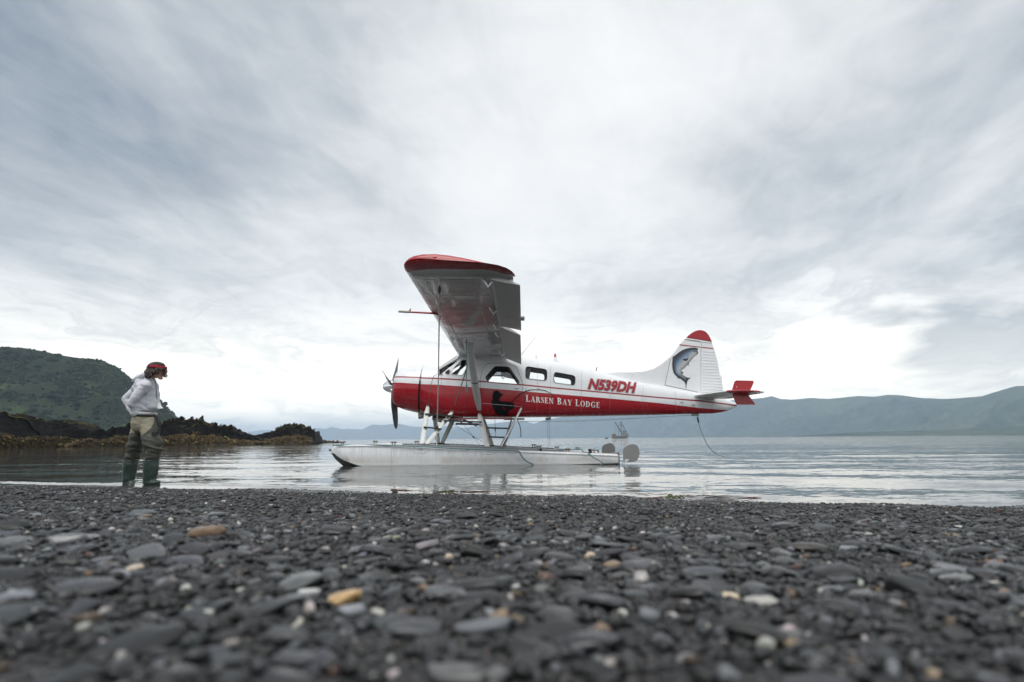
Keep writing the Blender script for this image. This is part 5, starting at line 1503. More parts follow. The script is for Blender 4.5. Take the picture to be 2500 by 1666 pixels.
def build_lines():
    a = at(1072.8, 683, 8.3); c = at(1066, 1089, 13.3); A, B = Vector(a), Vector(c)
    P = [A.lerp(B, t) + Vector((.05 * sin(t * pi), 0, -.10 * sin(t * pi))) for t in np.linspace(0, 1, 9)]
    P = [Vector(at(px, py, Y)) for px, py, Y in ((1073, 678, 8.25), (1073, 705, 8.55), (1072.4, 760, 9.2), (1071.4, 840, 10.3), (1070.4, 920, 11.4), (1068.6, 980, 12.2), (1067, 1041, 12.9), (1066.4, 1091, 13.35))]
    tr = cord('tie_down_rope', P, .014, ROPEM, PL); tr['label'] = 'pale rope from the wing tip down to the float'
    k = MB(); k.tube([Vector(at(1073.4, 699, 8.45)), Vector(at(1073, 708, 8.55)), Vector(at(1072.6, 718, 8.7))], [.012, .024, .012], 8); k.build('rope_shackle', BLACK, tr)
    k = MB(); k.ball(at(1067, 1043, 12.92), .035, scale=(1, 1, 1.3)); k.tube([at(1063, 1033, 12.9), at(1067, 1042, 12.92), at(1070, 1052, 12.95)], .012, 6); k.build('rope_knot', ROPED, tr)
    l = cord('strut_line', [at(1138.5, 829, 11.65), at(1138.8, 880, 11.65), at(1139.2, 935, 11.65), at(1141.5, 952, 11.65), at(1139.6, 957.5, 11.65), at(1137.4, 952, 11.65), at(1139, 938, 11.65)], .011, ROPEB, PL); l['label'] = 'loose light blue cord hanging beside the wing strut'
    t = cord('tail_rope', [at(1702, 1014, YC), at(1704.5, 1027, YC), at(1709, 1045, YC), at(1719, 1071, YC - .1), at(1731, 1092, YC + .3), at(1748, 1108, YC + 1.2), at(1767, 1116, YC + 2.4)], .008, ROPEG, PL); t['label'] = 'rope hanging from the tail into the water'
    k = MB(); k.tube([at(1703, 1019, YC), at(1705.6, 1032, YC)], .022, 6); k.build('rope_clip', BLACK, t)
    k = MB(); k.box(at(1697, 1013.5, YC), (.18, .08, .06)); k.build('tie_down_ring', STEEL, PL)
    # rudder cables running back below the belly
    cord('rudder_cable', [at(1270, 1029, 14.8), at(1400, 1027.5, 14.9), at(1560, 1021, 15), at(1690, 1013.5, 15.1)], .0035, STEEL, PL)
    cord('rudder_cable', [at(1270, 1030, 15.4), at(1420, 1029, 15.3), at(1690, 1014, 15.1)], .003, STEEL, PL)
    cord('steering_cable', [at(1337.5, 1022, 15), at(1337.5, 1093, 13.6)], .005, STEEL, PL); cord('steering_cable', [at(1342, 1022, 15.3), at(1342, 1090, 16.6)], .004, STEEL, PL)
    k = MB(); k.tube([at(1332, 1024, 15), at(1345, 1022, 15)], .035, 6); k.build('pulley', STEEL, PL)
    cord('loose_hose', [at(1263, 1025, 14.7), at(1269, 1040, 14.7), at(1271.5, 1055, 14.7), at(1271.5, 1068, 14.7)], .011, ROPED, PL)
    # mooring lines lying along the near float
    yn = lambda px: 13.06
    f = cord('mooring_line', [at(812, 1087.4, 13.35), at(870, 1086.6, 13.3), at(905, 1087, 13.2), at(960, 1088.4, 13.08), at(1030, 1090.6, 13.06), at(1090, 1094, 13.05), at(1170, 1097.5, 13.05), at(1230, 1100, 13.04), at(1264, 1102, 13.03), at(1270, 1108, 13.02), at(1278, 1120, 13.02), at(1290, 1129, 13.02), at(1302, 1134, 13.0)], .016, ROPEB, PL); f['label'] = 'long blue green line draped over the near float side'
    f = cord('mooring_line', [at(1359, 1096, 13.4), at(1385, 1099, 13.4), at(1410, 1097, 13.4), at(1418, 1097, 13.3), at(1424, 1103, 13.15), at(1436, 1106.5, 13.12), at(1447, 1116, 13.12), at(1462, 1124, 13.13), at(1473, 1131, 13.12)], .016, ROPEB, PL); f['label'] = 'short line drooping over the float stern'
    for px, py, h in ((1440, 1101, .10), (1320, 1095, .06)):
        k = MB(); p = at(px, py, 13.3); k.tube([(p[0], p[1], float_deck(p[0])), (p[0], p[1], float_deck(p[0]) + h)], .035, 8); k.build('bollard', BLACK, FLOATN)
    # aerials and the beacon
    k = MB(); k.tube([at(1274, 865.5, YC), at(1307, 823.5, YC)], [.008, .004], 5); k.build('aerial', STEEL, PL)
    k = MB(); k.tube([at(1455, 907, YC), at(1458, 896, YC)], [.014, .01], 6); k.build('aerial', BLACK, PL)
    k = MB(); k.tube([at(1308.6, 879, YC), at(1308.4, 867.5, YC)], [.05, .03], 8); k.build('vent_stub', WHITE, PL)
    k = MB(); k.plate([at(*q, YC) for q in ((1346, 884.5), (1350, 880), (1352.5, 872.6), (1358, 872.6), (1361, 879), (1371, 888.5))], (0, 1, 0), .07); bc = k.build('beacon_mount', WHITE, PL)
    k = MB(); k.tube([at(1355.2, 873, YC), at(1355.2, 869, YC), at(1355.2, 865.5, YC), at(1355.2, 863.6, YC)], [.032, .034, .028, .012], 10); k.build('beacon_light', REDLENS, bc)


build_lines()


# ------------------------------------------------------------------ lettering and emblems on the side
def side_poly(b, poly, proud, mat=0, sub=3.0):
    """a pixel polygon laid on the near fuselage side"""
    bm = bmesh.new(); f = bm.faces.new([bm.verts.new((x, y, 0)) for x, y in poly]); bmesh.ops.triangulate(bm, faces=[f])
    k = int(min(6, max(p[1] for p in poly) - min(p[1] for p in poly)) / sub)
    if k: bmesh.ops.subdivide_edges(bm, edges=bm.edges[:], cuts=k, use_grid_fill=True)
    bm.verts.index_update(); b.add([side_at(v.co.x, v.co.y, proud) for v in bm.verts], [[v.index for v in q.verts] for q in bm.faces], mat); bm.free()


def glyphs():
    T, t, s, h = .19, .075, .10, .055
    def ring(cx, cy, ax, ay, T_, t_, a0, a1, n=18):
        O = [(cx + ax * cos(a), cy + ay * sin(a)) for a in np.linspace(a0, a1, n)]; I = [(cx + (ax - T_) * cos(a), cy + (ay - t_) * sin(a)) for a in np.linspace(a0, a1, n)]
        return [[O[i], O[i + 1], I[i + 1], I[i]] for i in range(n - 1)]
    R_ = lambda x0, y0, x1, y1: [(x0, y0), (x1, y0), (x1, y1), (x0, y1)]
    def stem(x, T_=T, top=True, bot=True): return [R_(x, 0, x + T_, 1)] + ([R_(x - s * .8, 0, x + T_ + s * .8, h)] if bot else []) + ([R_(x - s * .8, 1 - h, x + T_ + s * .8, 1)] if top else [])
    G = {}
    G['L'] = (.66, stem(.08) + [R_(.08, 0, .62, t), [(.62, 0), (.62, .26), (.57, .24), (.5, t)]])
    G['A'] = (.80, [[(.06, 0), (.12, 0), (.42, 1), (.36, 1)], [(.52, 0), (.74, 0), (.45, 1), (.34, 1)], R_(.2, .32, .62, .32 + t), R_(0, 0, .2, h), R_(.46, 0, .82, h)])
    G['R'] = (.80, stem(.08) + ring(.27, .74, .36, .26, T, t, -pi / 2, pi / 2) + [R_(.2, 1 - t, .3, 1), R_(.2, .48, .3, .48 + t), [(.34, .50), (.54, .52), (.80, 0), (.58, 0)], R_(.58, 0, .86, h)])
    sp = []; pts = [(.50, .74), (.46, .88), (.33, .965), (.20, .95), (.11, .86), (.12, .72), (.22, .60), (.36, .48), (.48, .36), (.49, .20), (.40, .07), (.26, .035), (.13, .10), (.07, .27)]; wd = [.04, .05, .05, .08, .11, .15, .18, .2, .18, .14, .09, .05, .05, .04]
    for i in range(len(pts) - 1):
        (x0, y0), (x1, y1) = pts[i], pts[i + 1]; l = math.hypot(x1 - x0, y1 - y0); nx, ny = -(y1 - y0) / l, (x1 - x0) / l; w0, w1 = wd[i] / 2, wd[i + 1] / 2
        sp.append([(x0 + nx * w0, y0 + ny * w0), (x1 + nx * w1, y1 + ny * w1), (x1 - nx * w1, y1 - ny * w1), (x0 - nx * w0, y0 - ny * w0)])
    G['S'] = (.58, sp + [R_(.49, .70, .53, .98), R_(.04, .03, .08, .32)])
    G['E'] = (.66, stem(.08) + [R_(.08, 0, .6, t), R_(.08, 1 - t, .58, 1), R_(.2, .48, .46, .48 + t), [(.60, 0), (.62, .26), (.57, .24), (.5, t)], [(.58, 1), (.58, .76), (.53, .78), (.48, 1 - t)], R_(.43, .38, .47, .66)])
    G['N'] = (.86, [R_(.12, 0, .19, 1), [(.06, 1), (.28, 1), (.74, 0), (.70, 0), (.60, .06)], R_(.66, 0, .73, 1), R_(0, 0, .30, h), R_(.55, 1 - h, .84, 1), R_(0, 1 - h, .22, 1)])
    G['B'] = (.74, stem(.08) + ring(.27, .745, .33, .255, T, t, -pi / 2, pi / 2) + ring(.27, .265, .39, .265, T, t, -pi / 2, pi / 2) + [R_(.2, 1 - t, .3, 1), R_(.2, .47, .3, .47 + t), R_(.2, 0, .3, t)])
    G['Y'] = (.78, [[(.0, 1), (.22, 1), (.50, .42), (.32, .42)], [(.64, 1), (.70, 1), (.47, .46), (.41, .42)], R_(.30, 0, .49, .48), R_(.2, 0, .59, h), R_(-.04, 1 - h, .28, 1), R_(.54, 1 - h, .80, 1)])
    G['O'] = (.86, ring(.42, .5, .40, .52, T, t * .8, 0, 2 * pi, 34))
    G['D'] = (.82, stem(.08) + ring(.27, .5, .48, .5, T, t, -pi / 2, pi / 2, 20) + [R_(.2, 1 - t, .3, 1), R_(.2, 0, .3, t)])
    G['G'] = (.86, ring(.44, .5, .41, .52, T, t * .8, .22 * pi, 1.78 * pi, 30) + [R_(.58, .04, .76, .42), R_(.48, .40, .84, .40 + h), R_(.71, .70, .75, .98)])
    return G


def build_lettering():
    G = glyphs(); b = MB()
    # words: first letters a little larger
    x = 0; out = []
    for w in ('LARSEN', 'BAY', 'LODGE'):
        for j, ch in enumerate(w):
            k = 1.0 if j else 1.16; out.append((ch, x, k)); x += (G[ch][0] + .10) * k
        x += .52
    tot = x - .62; a, c = (1284, 980.6), (1464.5, 996.9)
    sx = (c[0] - a[0]) / tot; H = 14.0; slope = (c[1] - a[1]) / (c[0] - a[0])
    for ch, x0, k in out:
        b = MB()
        for poly in G[ch][1]:
            side_poly(b, [(a[0] + (x0 + p[0] * k) * sx, a[1] + (x0 + p[0] * k) * sx * slope - p[1] * k * H) for p in poly], .006)
        b.build('letter', WPRINT, FUSE, smooth=0, fix=False)


build_lettering()


def build_registration():
    a, c = (1437, 948.6), (1553, 958.6); slope = (c[1] - a[1]) / (c[0] - a[0])
    def flat(txt, off):
        cu = bpy.data.curves.new('reg', 'FONT'); cu.body = txt; cu.shear = .30; cu.resolution_u = 4; cu.offset = off
        o = bpy.data.objects.new('reg', cu); COL.objects.link(o); bpy.context.view_layer.update(); me = evaluated(o, 'm'); bpy.data.objects.remove(o)
        bm = bmesh.new(); bm.from_mesh(me); bpy.data.meshes.remove(me); bmesh.ops.triangulate(bm, faces=bm.faces[:])
        bmesh.ops.subdivide_edges(bm, edges=bm.edges[:], cuts=2, use_grid_fill=True); bm.verts.index_update()
        P = np.array([v.co[:] for v in bm.verts]); F = [[v.index for v in f.verts] for f in bm.faces]; bm.free(); return P, F
    P0, _ = flat('N539DH', 0); k = (P0[:, 0].min(), P0[:, 0].max()); x = 0
    adv = []
    for i in range(6):                                  # where each letter starts in the whole line
        q, _ = flat('N539DH'[:i + 1], 0); w, _ = flat('N539DH'[i], 0); adv.append(q[:, 0].max() - w[:, 0].max())
    for off, m, proud, name in ((.046, RPRINT, .0125, 'letter'), (.058, WPRINT, .009, 'letter_outline'), (.076, OUTG, .006, 'letter_outline')):
        for ch, x0 in zip('N539DH', adv):
            P, F = flat(ch, off); V = []
            for x, y, z in P:
                px = a[0] + (x + x0 - k[0]) / (k[1] - k[0]) * (c[0] - a[0]); V.append(side_at(px, a[1] + (px - a[0]) * slope - y / .70 * 23.5, proud))
            b = MB(); b.add(V, F); o = b.build(name, m, FUSE, smooth=0, fix=False)


OUTG = mat('outline_grey', (.10, .05, .055), .5)
build_registration()


def z8(pts): return [(1050 + a / 8.712, 850 + b / 8.712) for a, b in pts]


def build_angler():
    head = [(1330, 985), (1345, 935), (1385, 905), (1430, 905), (1470, 930), (1492, 962), (1545, 975), (1550, 992), (1500, 1000), (1505, 1030), (1480, 1080), (1440, 1115), (1370, 1110), (1325, 1060)]
    body = [(1322, 1095), (1370, 1085), (1450, 1090), (1490, 1130), (1522, 1180), (1540, 1240), (1556, 1290), (1590, 1318), (1650, 1322), (1676, 1350), (1660, 1430), (1500, 1436), (1420, 1415), (1385, 1360), (1340, 1270), (1305, 1190), (1308, 1125)]
    arm = [(1470, 1130), (1530, 1172), (1570, 1208), (1625, 1198), (1690, 1168), (1745, 1148), (1765, 1180), (1802, 1215), (1802, 1255), (1764, 1300), (1722, 1314), (1690, 1318), (1672, 1345), (1640, 1330), (1668, 1300), (1690, 1268), (1668, 1244), (1612, 1246), (1556, 1252), (1510, 1215)]
    b = MB(); side_poly(b, z8(head), .010, sub=1.2); side_poly(b, z8(body), .0104, sub=1.0); side_poly(b, z8(arm), .0108, sub=1.0); o = b.build('angler_emblem', BPRINT, FUSE, smooth=0, fix=False); o['label'] = 'black silhouette of an angler with a bent rod'
    rod_ = z8([(1700, 1250), (1760, 1140), (1820, 1060), (1900, 995), (1980, 945), (2050, 915), (2130, 893)]) + [(1294.6, 952.4), (1311, 951.6), (1322, 952.4), (1331.6, 954.4), (1341, 959), (1348, 964.7), (1355, 972), (1360, 980), (1363, 987)]
    strip(rod_[:8], 2.2, 'fishing_rod', BPRINT, o, .007); strip(rod_[7:12], 1.7, 'fishing_rod', BPRINT, o, .007); strip(rod_[11:], .9, 'fishing_line', BPRINT, o, .007)
    for q in (z8([(2042, 905)])[0], (1315.5, 951), (1345.5, 961.5)): strip([q, (q[0] - .3, q[1] - 3)], 1.2, 'rod_ring', BPRINT, o, .007)


build_angler()
# ================================================================== PERSON
def capsules(groups, voxel, smooth_it, name, m, parent, wrinkle=None, sub=2):
    """smooth single surface grown round chains of balls: each group is a list of (point, radius or (rx, ry, rz)); neighbours are hulled, then all are fused"""
    V0, F0 = ICO2 if sub == 2 else ICO1; bm_all = MB()
    def ball(p, r): return V0 * np.array(r if hasattr(r, '__len__') else (r, r, r)) + np.array(p)
    for g in groups:
        pairs = list(zip(g[:-1], g[1:])) if len(g) > 1 else [(g[0], g[0])]
        for a, b in pairs:
            pts = np.concatenate([ball(*a), ball(*b)]); bm = bmesh.new()
            for p in pts: bm.verts.new(p)
            res = bmesh.ops.convex_hull(bm, input=bm.verts)
            bmesh.ops.delete(bm, geom=[v for v in bm.verts if not v.link_faces], context='VERTS'); bm.verts.index_update()
            bm_all.add([v.co[:] for v in bm.verts], [[v.index for v in f.verts] for f in bm.faces]); bm.free()
    o = bm_all.build(name, m, None, smooth=180)
    r = o.modifiers.new('r', 'REMESH'); r.mode = 'VOXEL'; r.voxel_size = voxel
    s = o.modifiers.new('s', 'SMOOTH'); s.iterations = smooth_it; s.factor = .5
    bpy.context.view_layer.update(); me = evaluated(o, name); old = o.data; o.modifiers.clear(); o.data = me; bpy.data.meshes.remove(old)
    if wrinkle:
        n = len(me.vertices); P = np.empty(n * 3); me.vertices.foreach_get('co', P); P = P.reshape(-1, 3); N = np.empty(n * 3); me.vertices.foreach_get('normal', N); N = N.reshape(-1, 3)
        P = P + N * wrinkle(P)[:, None]; me.vertices.foreach_set('co', P.ravel()); me.update()
    me.materials.clear(); [me.materials.append(q) for q in (m if isinstance(m, (list, tuple)) else [m])]
    me.polygons.foreach_set('use_smooth', [True] * len(me.polygons))
    if parent is not None: me.transform(Matrix.Translation(-base_of(parent))); o.parent = parent
    return o


PY = 8.08
PR = empty('person', tuple(at(350, 1181, PY) * np.array([1, 1, 0])), 'person in pale grey hoodie, waders and red headband standing at the water edge', 'person')
SKIN = mat('skin', (.52, .31, .23), .5); HOOD = mat('hoodie_fleece', (.54, .55, .59), .9, bump=(160, .004), var=.08, vscale=30)
KHAKI = mat('wader_khaki', (.26, .24, .175), .75, bump=(60, .006), var=.15, vscale=14); OLIVE = mat('wader_olive', (.045, .048, .036), .6, bump=(60, .006), var=.25, vscale=14)
BOOTM = mat('boot_rubber', (.022, .044, .035), .38, var=.35, vscale=9); HAIRM = mat('hair', (.030, .020, .014), .6, var=.4, vscale=60)
CAPM = mat('knit_cap', (.035, .030, .024), .9, bump=(200, .004)); REDC = mat('headband_cloth', (.32, .010, .025), .8, var=.3, vscale=50); STRAP = mat('strap', (.010, .010, .011), .6)


def pp(px, py, dy=0): return tuple(at(px, py, PY + dy))


def person():
    hipn, kneen, ankn = pp(364, 1040, -.06), pp(379, 1103, -.10), pp(366, 1163, -.08)
    hipf, kneef, ankf = pp(345, 1040, .10), pp(331, 1105, .13), pp(316, 1163, .14)
    chest, neck, head = pp(356, 965), pp(365, 925), pp(383, 905)
    shn, eln, wrn = pp(357, 942, -.17), pp(321, 986, -.20), pp(331, 1011, -.13)
    shf, elf, wrf = pp(357, 942, .17), pp(309, 975, .17), pp(326, 1006, .12)
    pel = pp(352, 1022)
    body = [[(pel, (.12, .14, .10)), (pp(352, 990), (.10, .13, .09)), (chest, (.10, .135, .11)), (pp(361, 938), (.085, .12, .06)), (neck, .055), (pp(372, 915), .055)],
            [(head, (.088, .075, .115))], [(pp(391, 912), (.045, .055, .075))], [(pp(403.5, 913.5), .013), (pp(400.5, 908), .011)], [(pp(392, 924), (.03, .035, .02))],
            [(shn, .045), (eln, .034), (wrn, .027)], [(shf, .045), (elf, .034), (wrf, .027)],
            [(hipn, .095), (kneen, .06), (ankn, .045)], [(hipf, .095), (kneef, .06), (ankf, .045)],
            [(ankn, .04), (pp(376, 1177, -.10), .024)], [(ankf, .04), (pp(320, 1179, .13), .024)], [(pp(381, 905, -.078), (.012, .012, .028))], [(pp(381, 905, .078), (.012, .012, .028))]]
    # hands: palm, four fingers of unequal length and a thumb, curled into the waistband
    for w, s, q in ((wrn, -1, pp(335, 1019, -.11)), (wrf, 1, pp(331, 1015, .10))):
        a, b = Vector(w), Vector(q); body.append([(a, .028), (b, (.032, .018, .036))])
        for k, l in enumerate((.062, .072, .068, .052)):
            r0 = b + Vector((-.022 + k * .016, s * -.006, -.025)); r1 = r0 + Vector((.006, s * -.004, -l * .55)); r2 = r1 + Vector((.004, s * -.018, -l * .45)); body.append([(r0, .0085), (r1, .008), (r2, .007)])
        r0 = b + Vector((.022, 0, .0)); body.append([(r0, .010), (r0 + Vector((.028, 0, -.02)), .009), (r0 + Vector((.034, s * -.012, -.045)), .008)])
    B = capsules(body, .009, 3, 'body', SKIN, PR)
    for s in (-1, 1):
        e = MB(); e.ball(pp(401, 906.5, s * .033), .011, 8, 6); e.build('eye', mat('eye', (.05, .04, .035), .2), B)
    m_ = MB(); m_.tube([pp(400.5, 919.5, -.022), pp(402.5, 919, 0), pp(400.5, 919.5, .022)], .006, 5); m_.build('mouth', mat('lips', (.30, .12, .10), .5), B)
    # hoodie
    def fold(P): return .006 * fbm(P * np.array([9, 6, 18]), 3, 4) + .009 * fbm(np.stack([P[:, 0] * 8 + P[:, 2] * 9, P[:, 1] * 5, P[:, 2] * 4 - P[:, 0] * 3], -1), 3, 8, .5, True) - .007
    hd = [[(pp(352, 1003), (.150, .185, .055)), (pp(353, 990), (.152, .185, .09)), (pp(358, 962), (.135, .19, .13)), (pp(360, 940), (.115, .175, .07)), (pp(364, 928), (.075, .10, .045))],
          [(pp(338, 951, .02), (.05, .16, .07)), (pp(349, 932, .0), (.06, .14, .05)), (pp(352, 960, 0), (.10, .18, .10))],
          [(pp(372, 996), (.085, .14, .07)), (pp(370, 960), (.075, .15, .08))],
          [(shn, .078), (pp(338, 962, -.2), .068), (eln, .062)], [(eln, .062), (pp(327, 1000, -.16), .052), (pp(331.5, 1008, -.135), .046)],
          [(pp(347, 944, .17), .078), (pp(327, 957, .2), .066), (elf, .06)], [(elf, .06), (pp(318, 995, .15), .05), (wrf, .045)],
          [(pp(332, 932, 0), (.035, .10, .028)), (pp(343, 925, 0), (.065, .125, .042)), (pp(356, 917, 0), (.06, .105, .04)), (pp(366, 921, 0), (.045, .085, .035))]]
    H = capsules(hd, .011, 3, 'hoodie', HOOD, PR, fold)
    def ringband(c, rx, ry, h, name, m, par, tilt=0.0):
        b = MB(); V = []; n = 28
        for dz, k in ((-h, .96), (-h * .5, 1.02), (h * .5, 1.02), (h, .96)):
            for j in range(n): a = 2 * pi * j / n; w = 1 + .02 * sin(9 * a); V.append((c[0] + rx * k * w * cos(a), c[1] + ry * k * w * sin(a), c[2] + dz + tilt * cos(a) * rx))
        b.add(V, [(i * n + j, i * n + (j + 1) % n, (i + 1) * n + (j + 1) % n, (i + 1) * n + j) for i in range(3) for j in range(n)]); return b.build(name, m, par, smooth=180)
    ringband(pp(353, 1010), .150, .178, .022, 'hem_band', HOOD, H, -.05)
    c = MB(); a, b = Vector(pp(327, 1001, -.165)), Vector(pp(333, 1013.5, -.13)); d = (b - a).normalized(); c.tube([a + d * .02, a + d * .04, b - d * .012, b], [.054, .060, .056, .05], 16); c.build('cuff', HOOD, H)
    t = MB(); t.plate([pp(387, 990, -.10), pp(389.5, 983.5, -.10), pp(391.5, 992.5, -.10), pp(396, 996, -.10), pp(395, 998.5, -.10), pp(387.5, 998, -.10)], (0, 1, 0), .05); t.build('pocket_tag', WPRINT, H, smooth=0)
    cord('drawstring', [pp(378, 930, -.06), pp(380.5, 938, -.08), pp(381.5, 962, -.10), pp(383.5, 975, -.10)], .005, STRAP, H)
    # waders: khaki seat, dark olive legs, with folds above the knees
    def foldw(P): return .012 * fbm(np.stack([P[:, 0] * 5, P[:, 1] * 5, P[:, 2] * 13], -1), 3, 14) + .016 * fbm(np.stack([P[:, 0] * 3, P[:, 1] * 4, P[:, 2] * 19 + P[:, 0] * 6], -1), 2, 18, .5, True) * np.exp(-((P[:, 2] - .50) / .16) ** 2) - .004
    wd = [[(pp(354, 1012), (.152, .165, .03)), (pp(352, 1030), (.158, .175, .09)), (pp(350, 1046), (.145, .165, .07))],
          [(pp(361, 1036, -.05), (.125, .11, .12)), (pp(370, 1072, -.09), (.118, .115, .09)), (pp(377, 1101, -.10), (.105, .105, .085)), (pp(371, 1124, -.09), (.088, .09, .05))],
          [(pp(343, 1036, .08), (.115, .11, .12)), (pp(335, 1072, .11), (.112, .11, .09)), (pp(328, 1102, .13), (.105, .1, .08)), (pp(320, 1124, .14), (.088, .09, .05))]]
    Wd = capsules(wd, .0075, 2, 'waders', [KHAKI, OLIVE], PR, foldw)
    me = Wd.data; n = len(me.polygons); C = np.empty(n * 3); me.polygons.foreach_get('center', C); C = C.reshape(-1, 3) + np.array(base_of(PR))
    qx, qy, _ = project(C)
    edge = np.interp(qx, [300, 323, 340, 346, 352, 366, 374, 380], [1058, 1058, 1057, 1064, 1060, 1048, 1036, 1010]); me.polygons.foreach_set('material_index', (qy > edge).astype(np.int32)); me.update()
    ringband(pp(355, 1015.5), .157, .172, .016, 'belt', STRAP, Wd, -.03)
    s = MB()
    for pts in ([(375, 1013), (382, 1026), (386, 1040), (390, 1052)], [(377, 1014), (385, 1022), (390, 1046), (394, 1052)], [(379, 1016), (388, 1036), (387, 1060)]):
        s.tube([Vector(pp(a, b, -.15)) for a, b in pts], [.016, .012, .012, .005][:len(pts)], 6, flat=.4)
    s.box(pp(378, 1058, -.17), (.07, .03, .035)); s.build('strap', STRAP, Wd)
    # rubber boots
    for nm, P in (('boot', [[(pp(370, 1126, -.09), (.098, .098, .02)), (pp(367.5, 1150, -.085), (.094, .092, .05)), (pp(365, 1170, -.08), (.088, .080, .045))], [(pp(363, 1177, -.08), (.085, .06, .045)), (pp(379, 1178.5, -.10), (.070, .060, .036))]]),
                  ('boot', [[(pp(320, 1126, .14), (.098, .098, .02)), (pp(317, 1150, .14), (.092, .092, .05)), (pp(314, 1170, .14), (.086, .08, .045))], [(pp(313, 1177, .14), (.08, .06, .045)), (pp(323, 1180, .12), (.062, .055, .032))]])):
        def foldb(P): return .006 * fbm(P * np.array([6, 6, 12]), 3, 24)
        bt = capsules(P, .012, 2, nm, BOOTM, PR, foldb)
    for x, y, dy, rx in ((370, 1125, -.09, .098), (320, 1125, .14, .098)):
        ringband(pp(x, y, dy), rx, rx, .010, 'boot_rim', BOOTM, PR)
    # cap, headband and curls
    capsules([[(pp(381, 896), (.118, .108, .066)), (pp(383, 893.5), (.112, .10, .060))]], .012, 2, 'knit_cap', CAPM, PR)
    hb = ringband(pp(385, 896.8), .123, .111, .021, 'headband', REDC, PR, -.10)
    r = random.Random(4); curls = MB(); cols = []
    for k in range(170):
        u = r.random(); a = r.uniform(-pi, pi)
        base = Vector(pp(381 + 20 * cos(a) * .9, 899 + 4 * r.random() - 2 * cos(a), .10 * sin(a)))
        if cos(a) > .45 and r.random() < .8: continue
        l = r.uniform(.05, .125) * (1.15 if cos(a) < 0 else .8 if cos(a) < .4 else .4); out = Vector((cos(a) * .03, sin(a) * .03, 0)); pts = []
        ph = r.random() * 6.28
        for j in range(7):
            t = j / 6; pts.append(base + out * t * 1.2 + Vector((.014 * cos(ph + t * 7) - .02 * t * (cos(a) < -.3), .014 * sin(ph + t * 7), -l * t)))
        curls.tube(pts, [.013, .017, .017, .016, .014, .010, .004], 5)
    curls.build('hair', HAIRM, PR, smooth=180)
    f = MB()
    for k in range(5):
        base = Vector(pp(403 + r.uniform(-4, 3), 903, r.uniform(-.06, .04))); ph = r.random() * 6.28
        f.tube([base + Vector((.010 * t + .016 * sin(ph + t * 6), .012 * cos(ph + t * 6), -.115 * t)) for t in np.linspace(0, 1, 8)], [.010, .012, .012, .012, .011, .010, .007, .003], 5)
    f.build('fringe_curls', mat('hair_light', (.10, .065, .04), .55), PR, smooth=180)
    capsules([[(pp(371, 906), (.075, .098, .075)), (pp(366, 912), (.055, .08, .05))]], .014, 1, 'hair_mass', HAIRM, PR, lambda P: .014 * fbm(P * 22, 3, 3))


person()

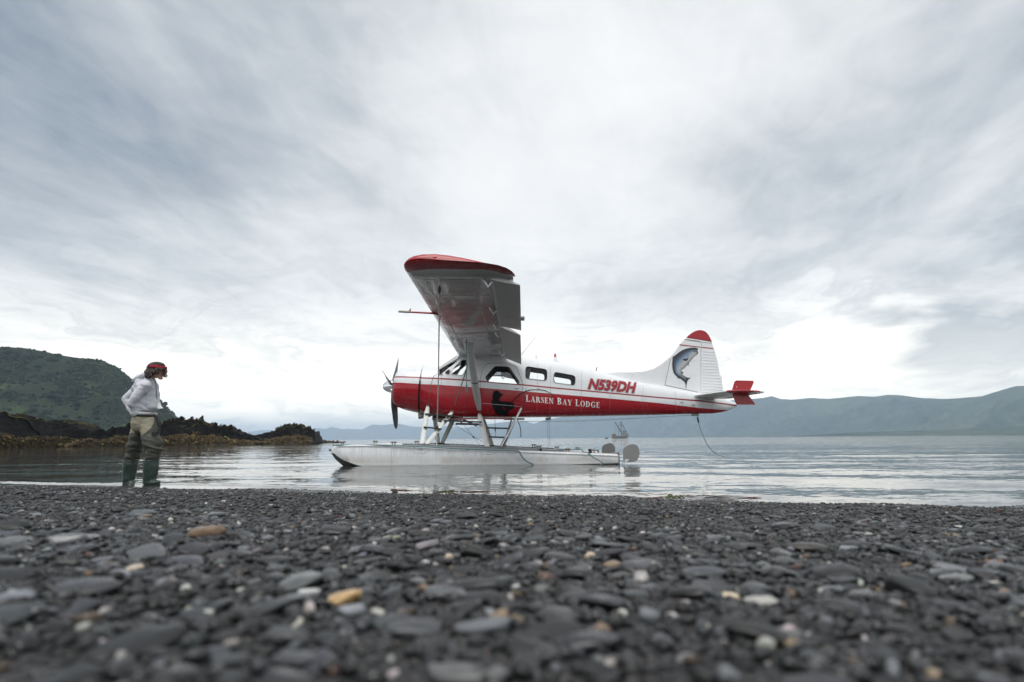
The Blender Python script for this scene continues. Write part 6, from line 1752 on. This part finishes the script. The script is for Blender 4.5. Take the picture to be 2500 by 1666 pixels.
# ================================================================== FISHING BOAT
def boat():
    Y = 540; R = empty('fishing_boat', tuple(at(1514, 1069, Y) * np.array([1, 1, 0])), 'white fishing boat with dark mast and raised boom, far out on the bay', 'boat')
    BW = mat('boat_white', (.27, .28, .27), .5, var=.25, vscale=.8); BD = mat('boat_dark', (.018, .022, .028), .6); BR = mat('boat_rust', (.14, .08, .06), .7)
    def p(a, b, dy=0): return Vector(at(1470 + a / 20.91, 1010 + b / 20.91, Y + dy))
    h = MB(); V = []; st = [(475, 1150, .6), (520, 1135, 1.9), (640, 1128, 2.4), (900, 1130, 2.5), (1050, 1120, 2.5), (1180, 1105, 2.1), (1290, 1085, 1.2), (1375, 1060, .12)]
    for a, t, w in st:
        d = p(a, t); x = d.x
        xk = p(min(a, 1270) if a > 1200 else max(a, 500), 1262).x
        V += [(x, Y - w, d.z), ((x + xk) / 2, Y - w * .92, d.z * .5), (xk, Y - w * .55, -.4), (xk, Y + w * .55, -.4), ((x + xk) / 2, Y + w * .92, d.z * .5), (x, Y + w, d.z)]
    n = 6; h.add(V, [(i * n + k, i * n + (k + 1) % n, (i + 1) * n + (k + 1) % n, (i + 1) * n + k) for i in range(len(st) - 1) for k in range(n)] + [tuple(range(n)), tuple(range(len(V) - n, len(V)))])
    H = h.build('hull', BW, R, smooth=30)
    s = MB(); s.tube([p(480, 1180, -2.2), p(700, 1185, -2.7), p(1000, 1185, -2.7), p(1200, 1165, -2.3)], .12, 5); s.build('rub_rail', BD, H)
    w = MB(); c = p(1120, 1060); w.box(c, (5.2, 3.2, 3.0)); w.box(c + Vector((.6, 0, 2.2)), (3.4, 2.6, 1.5)); hs = w.build('wheelhouse', BW, R, smooth=0)
    w = MB(); w.box(c + Vector((.6, 0, 3.05)), (4.0, 3.0, .16)); w.build('roof', BD, hs)
    for dx in (-1.7, -.6, .6, 1.7): w = MB(); w.box(c + Vector((dx, -1.61, .5)), (.7, .06, .7)); w.build('window', BD, hs, smooth=0)
    for dx in (-.6, .5, 1.5): w = MB(); w.box(c + Vector((dx, -1.31, 2.3)), (.7, .06, .6)); w.build('window', BD, hs, smooth=0)
    m = MB(); m.tube([p(985, 1120), p(960, 470), p(952, 380)], [.34, .22, .06], 8); m.tube([p(905, 462), p(1020, 470)], .16, 6); m.tube([p(930, 620), p(985, 620)], .14, 6); m.tube([p(920, 480), p(1010, 440)], .2, 6); mt = m.build('mast', BD, R)
    m = MB(); m.tube([p(1000, 1010, -.3), p(680, 460, -.3)], [.36, .30], 8); m.ball(p(678, 462, -.3), .5); m.build('boom', BD, R)
    m = MB(); m.tube([p(825, 1090, .8), p(825, 520, .8)], .12, 6); m.build('aft_pole', BD, R)
    for k, (a, b, e) in enumerate((((960, 470), (1330, 1050), .10), ((955, 470), (690, 470), .06), ((965, 560), (1240, 930), .12), ((960, 480), (825, 1080), .07), ((1010, 470), (1080, 930), .09), ((1100, 520), (1110, 920), .10), ((680, 470), (640, 1110), .06), ((1055, 600), (1100, 640), .14))):
        m = MB(); m.tube([p(*a, .2 * (k % 3)), p(*b, .2 * (k % 3))], e, 5); m.build('rigging', BD, R)
    v, f = ICO1; r = np.random.default_rng(3)
    q = p(600, 1105); np_mesh('net_pile', v * (1 + .2 * r.normal(size=(len(v), 1))) * np.array([1.9, 1.5, 1.3]) + np.array(q), f, BR, R, 0)
    q = p(1020, 1120); np_mesh('winch', v * (1 + .15 * r.normal(size=(len(v), 1))) * np.array([1.1, 1.2, 1.6]) + np.array(q), f, BD, R, 0)
    m = MB(); m.tube([p(1160, 1110, -1.6), p(1300, 1060, -1.4), p(1372, 1035, -.3)], .09, 5); m.tube([p(1240, 1085, -1.6), p(1245, 1030, -1.5)], .08, 5); m.tube([p(1310, 1065, -1.2), p(1318, 1000, -1)], .09, 5); m.build('bow_rail', BD, R)
    K = empty('skiff', tuple(at(1481, 1069, Y - 8) * np.array([1, 1, 0])), 'tiny dark skiff on the water astern of the fishing boat', 'skiff')
    x, _, _ = at(1481, 1069, Y - 8); b = MB(); st = [(-1.5, .55), (-.5, .75), (.6, .7), (1.5, .05)]; V = []
    for dx, w_ in st: V += [(x + dx, Y - 8 - w_, .75 + .12 * dx * dx * .3), (x + dx * .9, Y - 8 - w_ * .6, -.1), (x + dx * .9, Y - 8 + w_ * .6, -.1), (x + dx, Y - 8 + w_, .75 + .12 * dx * dx * .3)]
    b.add(V, [(i * 4 + k, i * 4 + (k + 1) % 4, (i + 1) * 4 + (k + 1) % 4, (i + 1) * 4 + k) for i in range(3) for k in range(4)] + [(0, 1, 2, 3), (12, 13, 14, 15)]); b.build('hull', BD, K)
    b = MB(); b.box((x - .7, Y - 8, .95), (.5, .5, .9)); b.build('outboard_motor', BD, K)


boat()
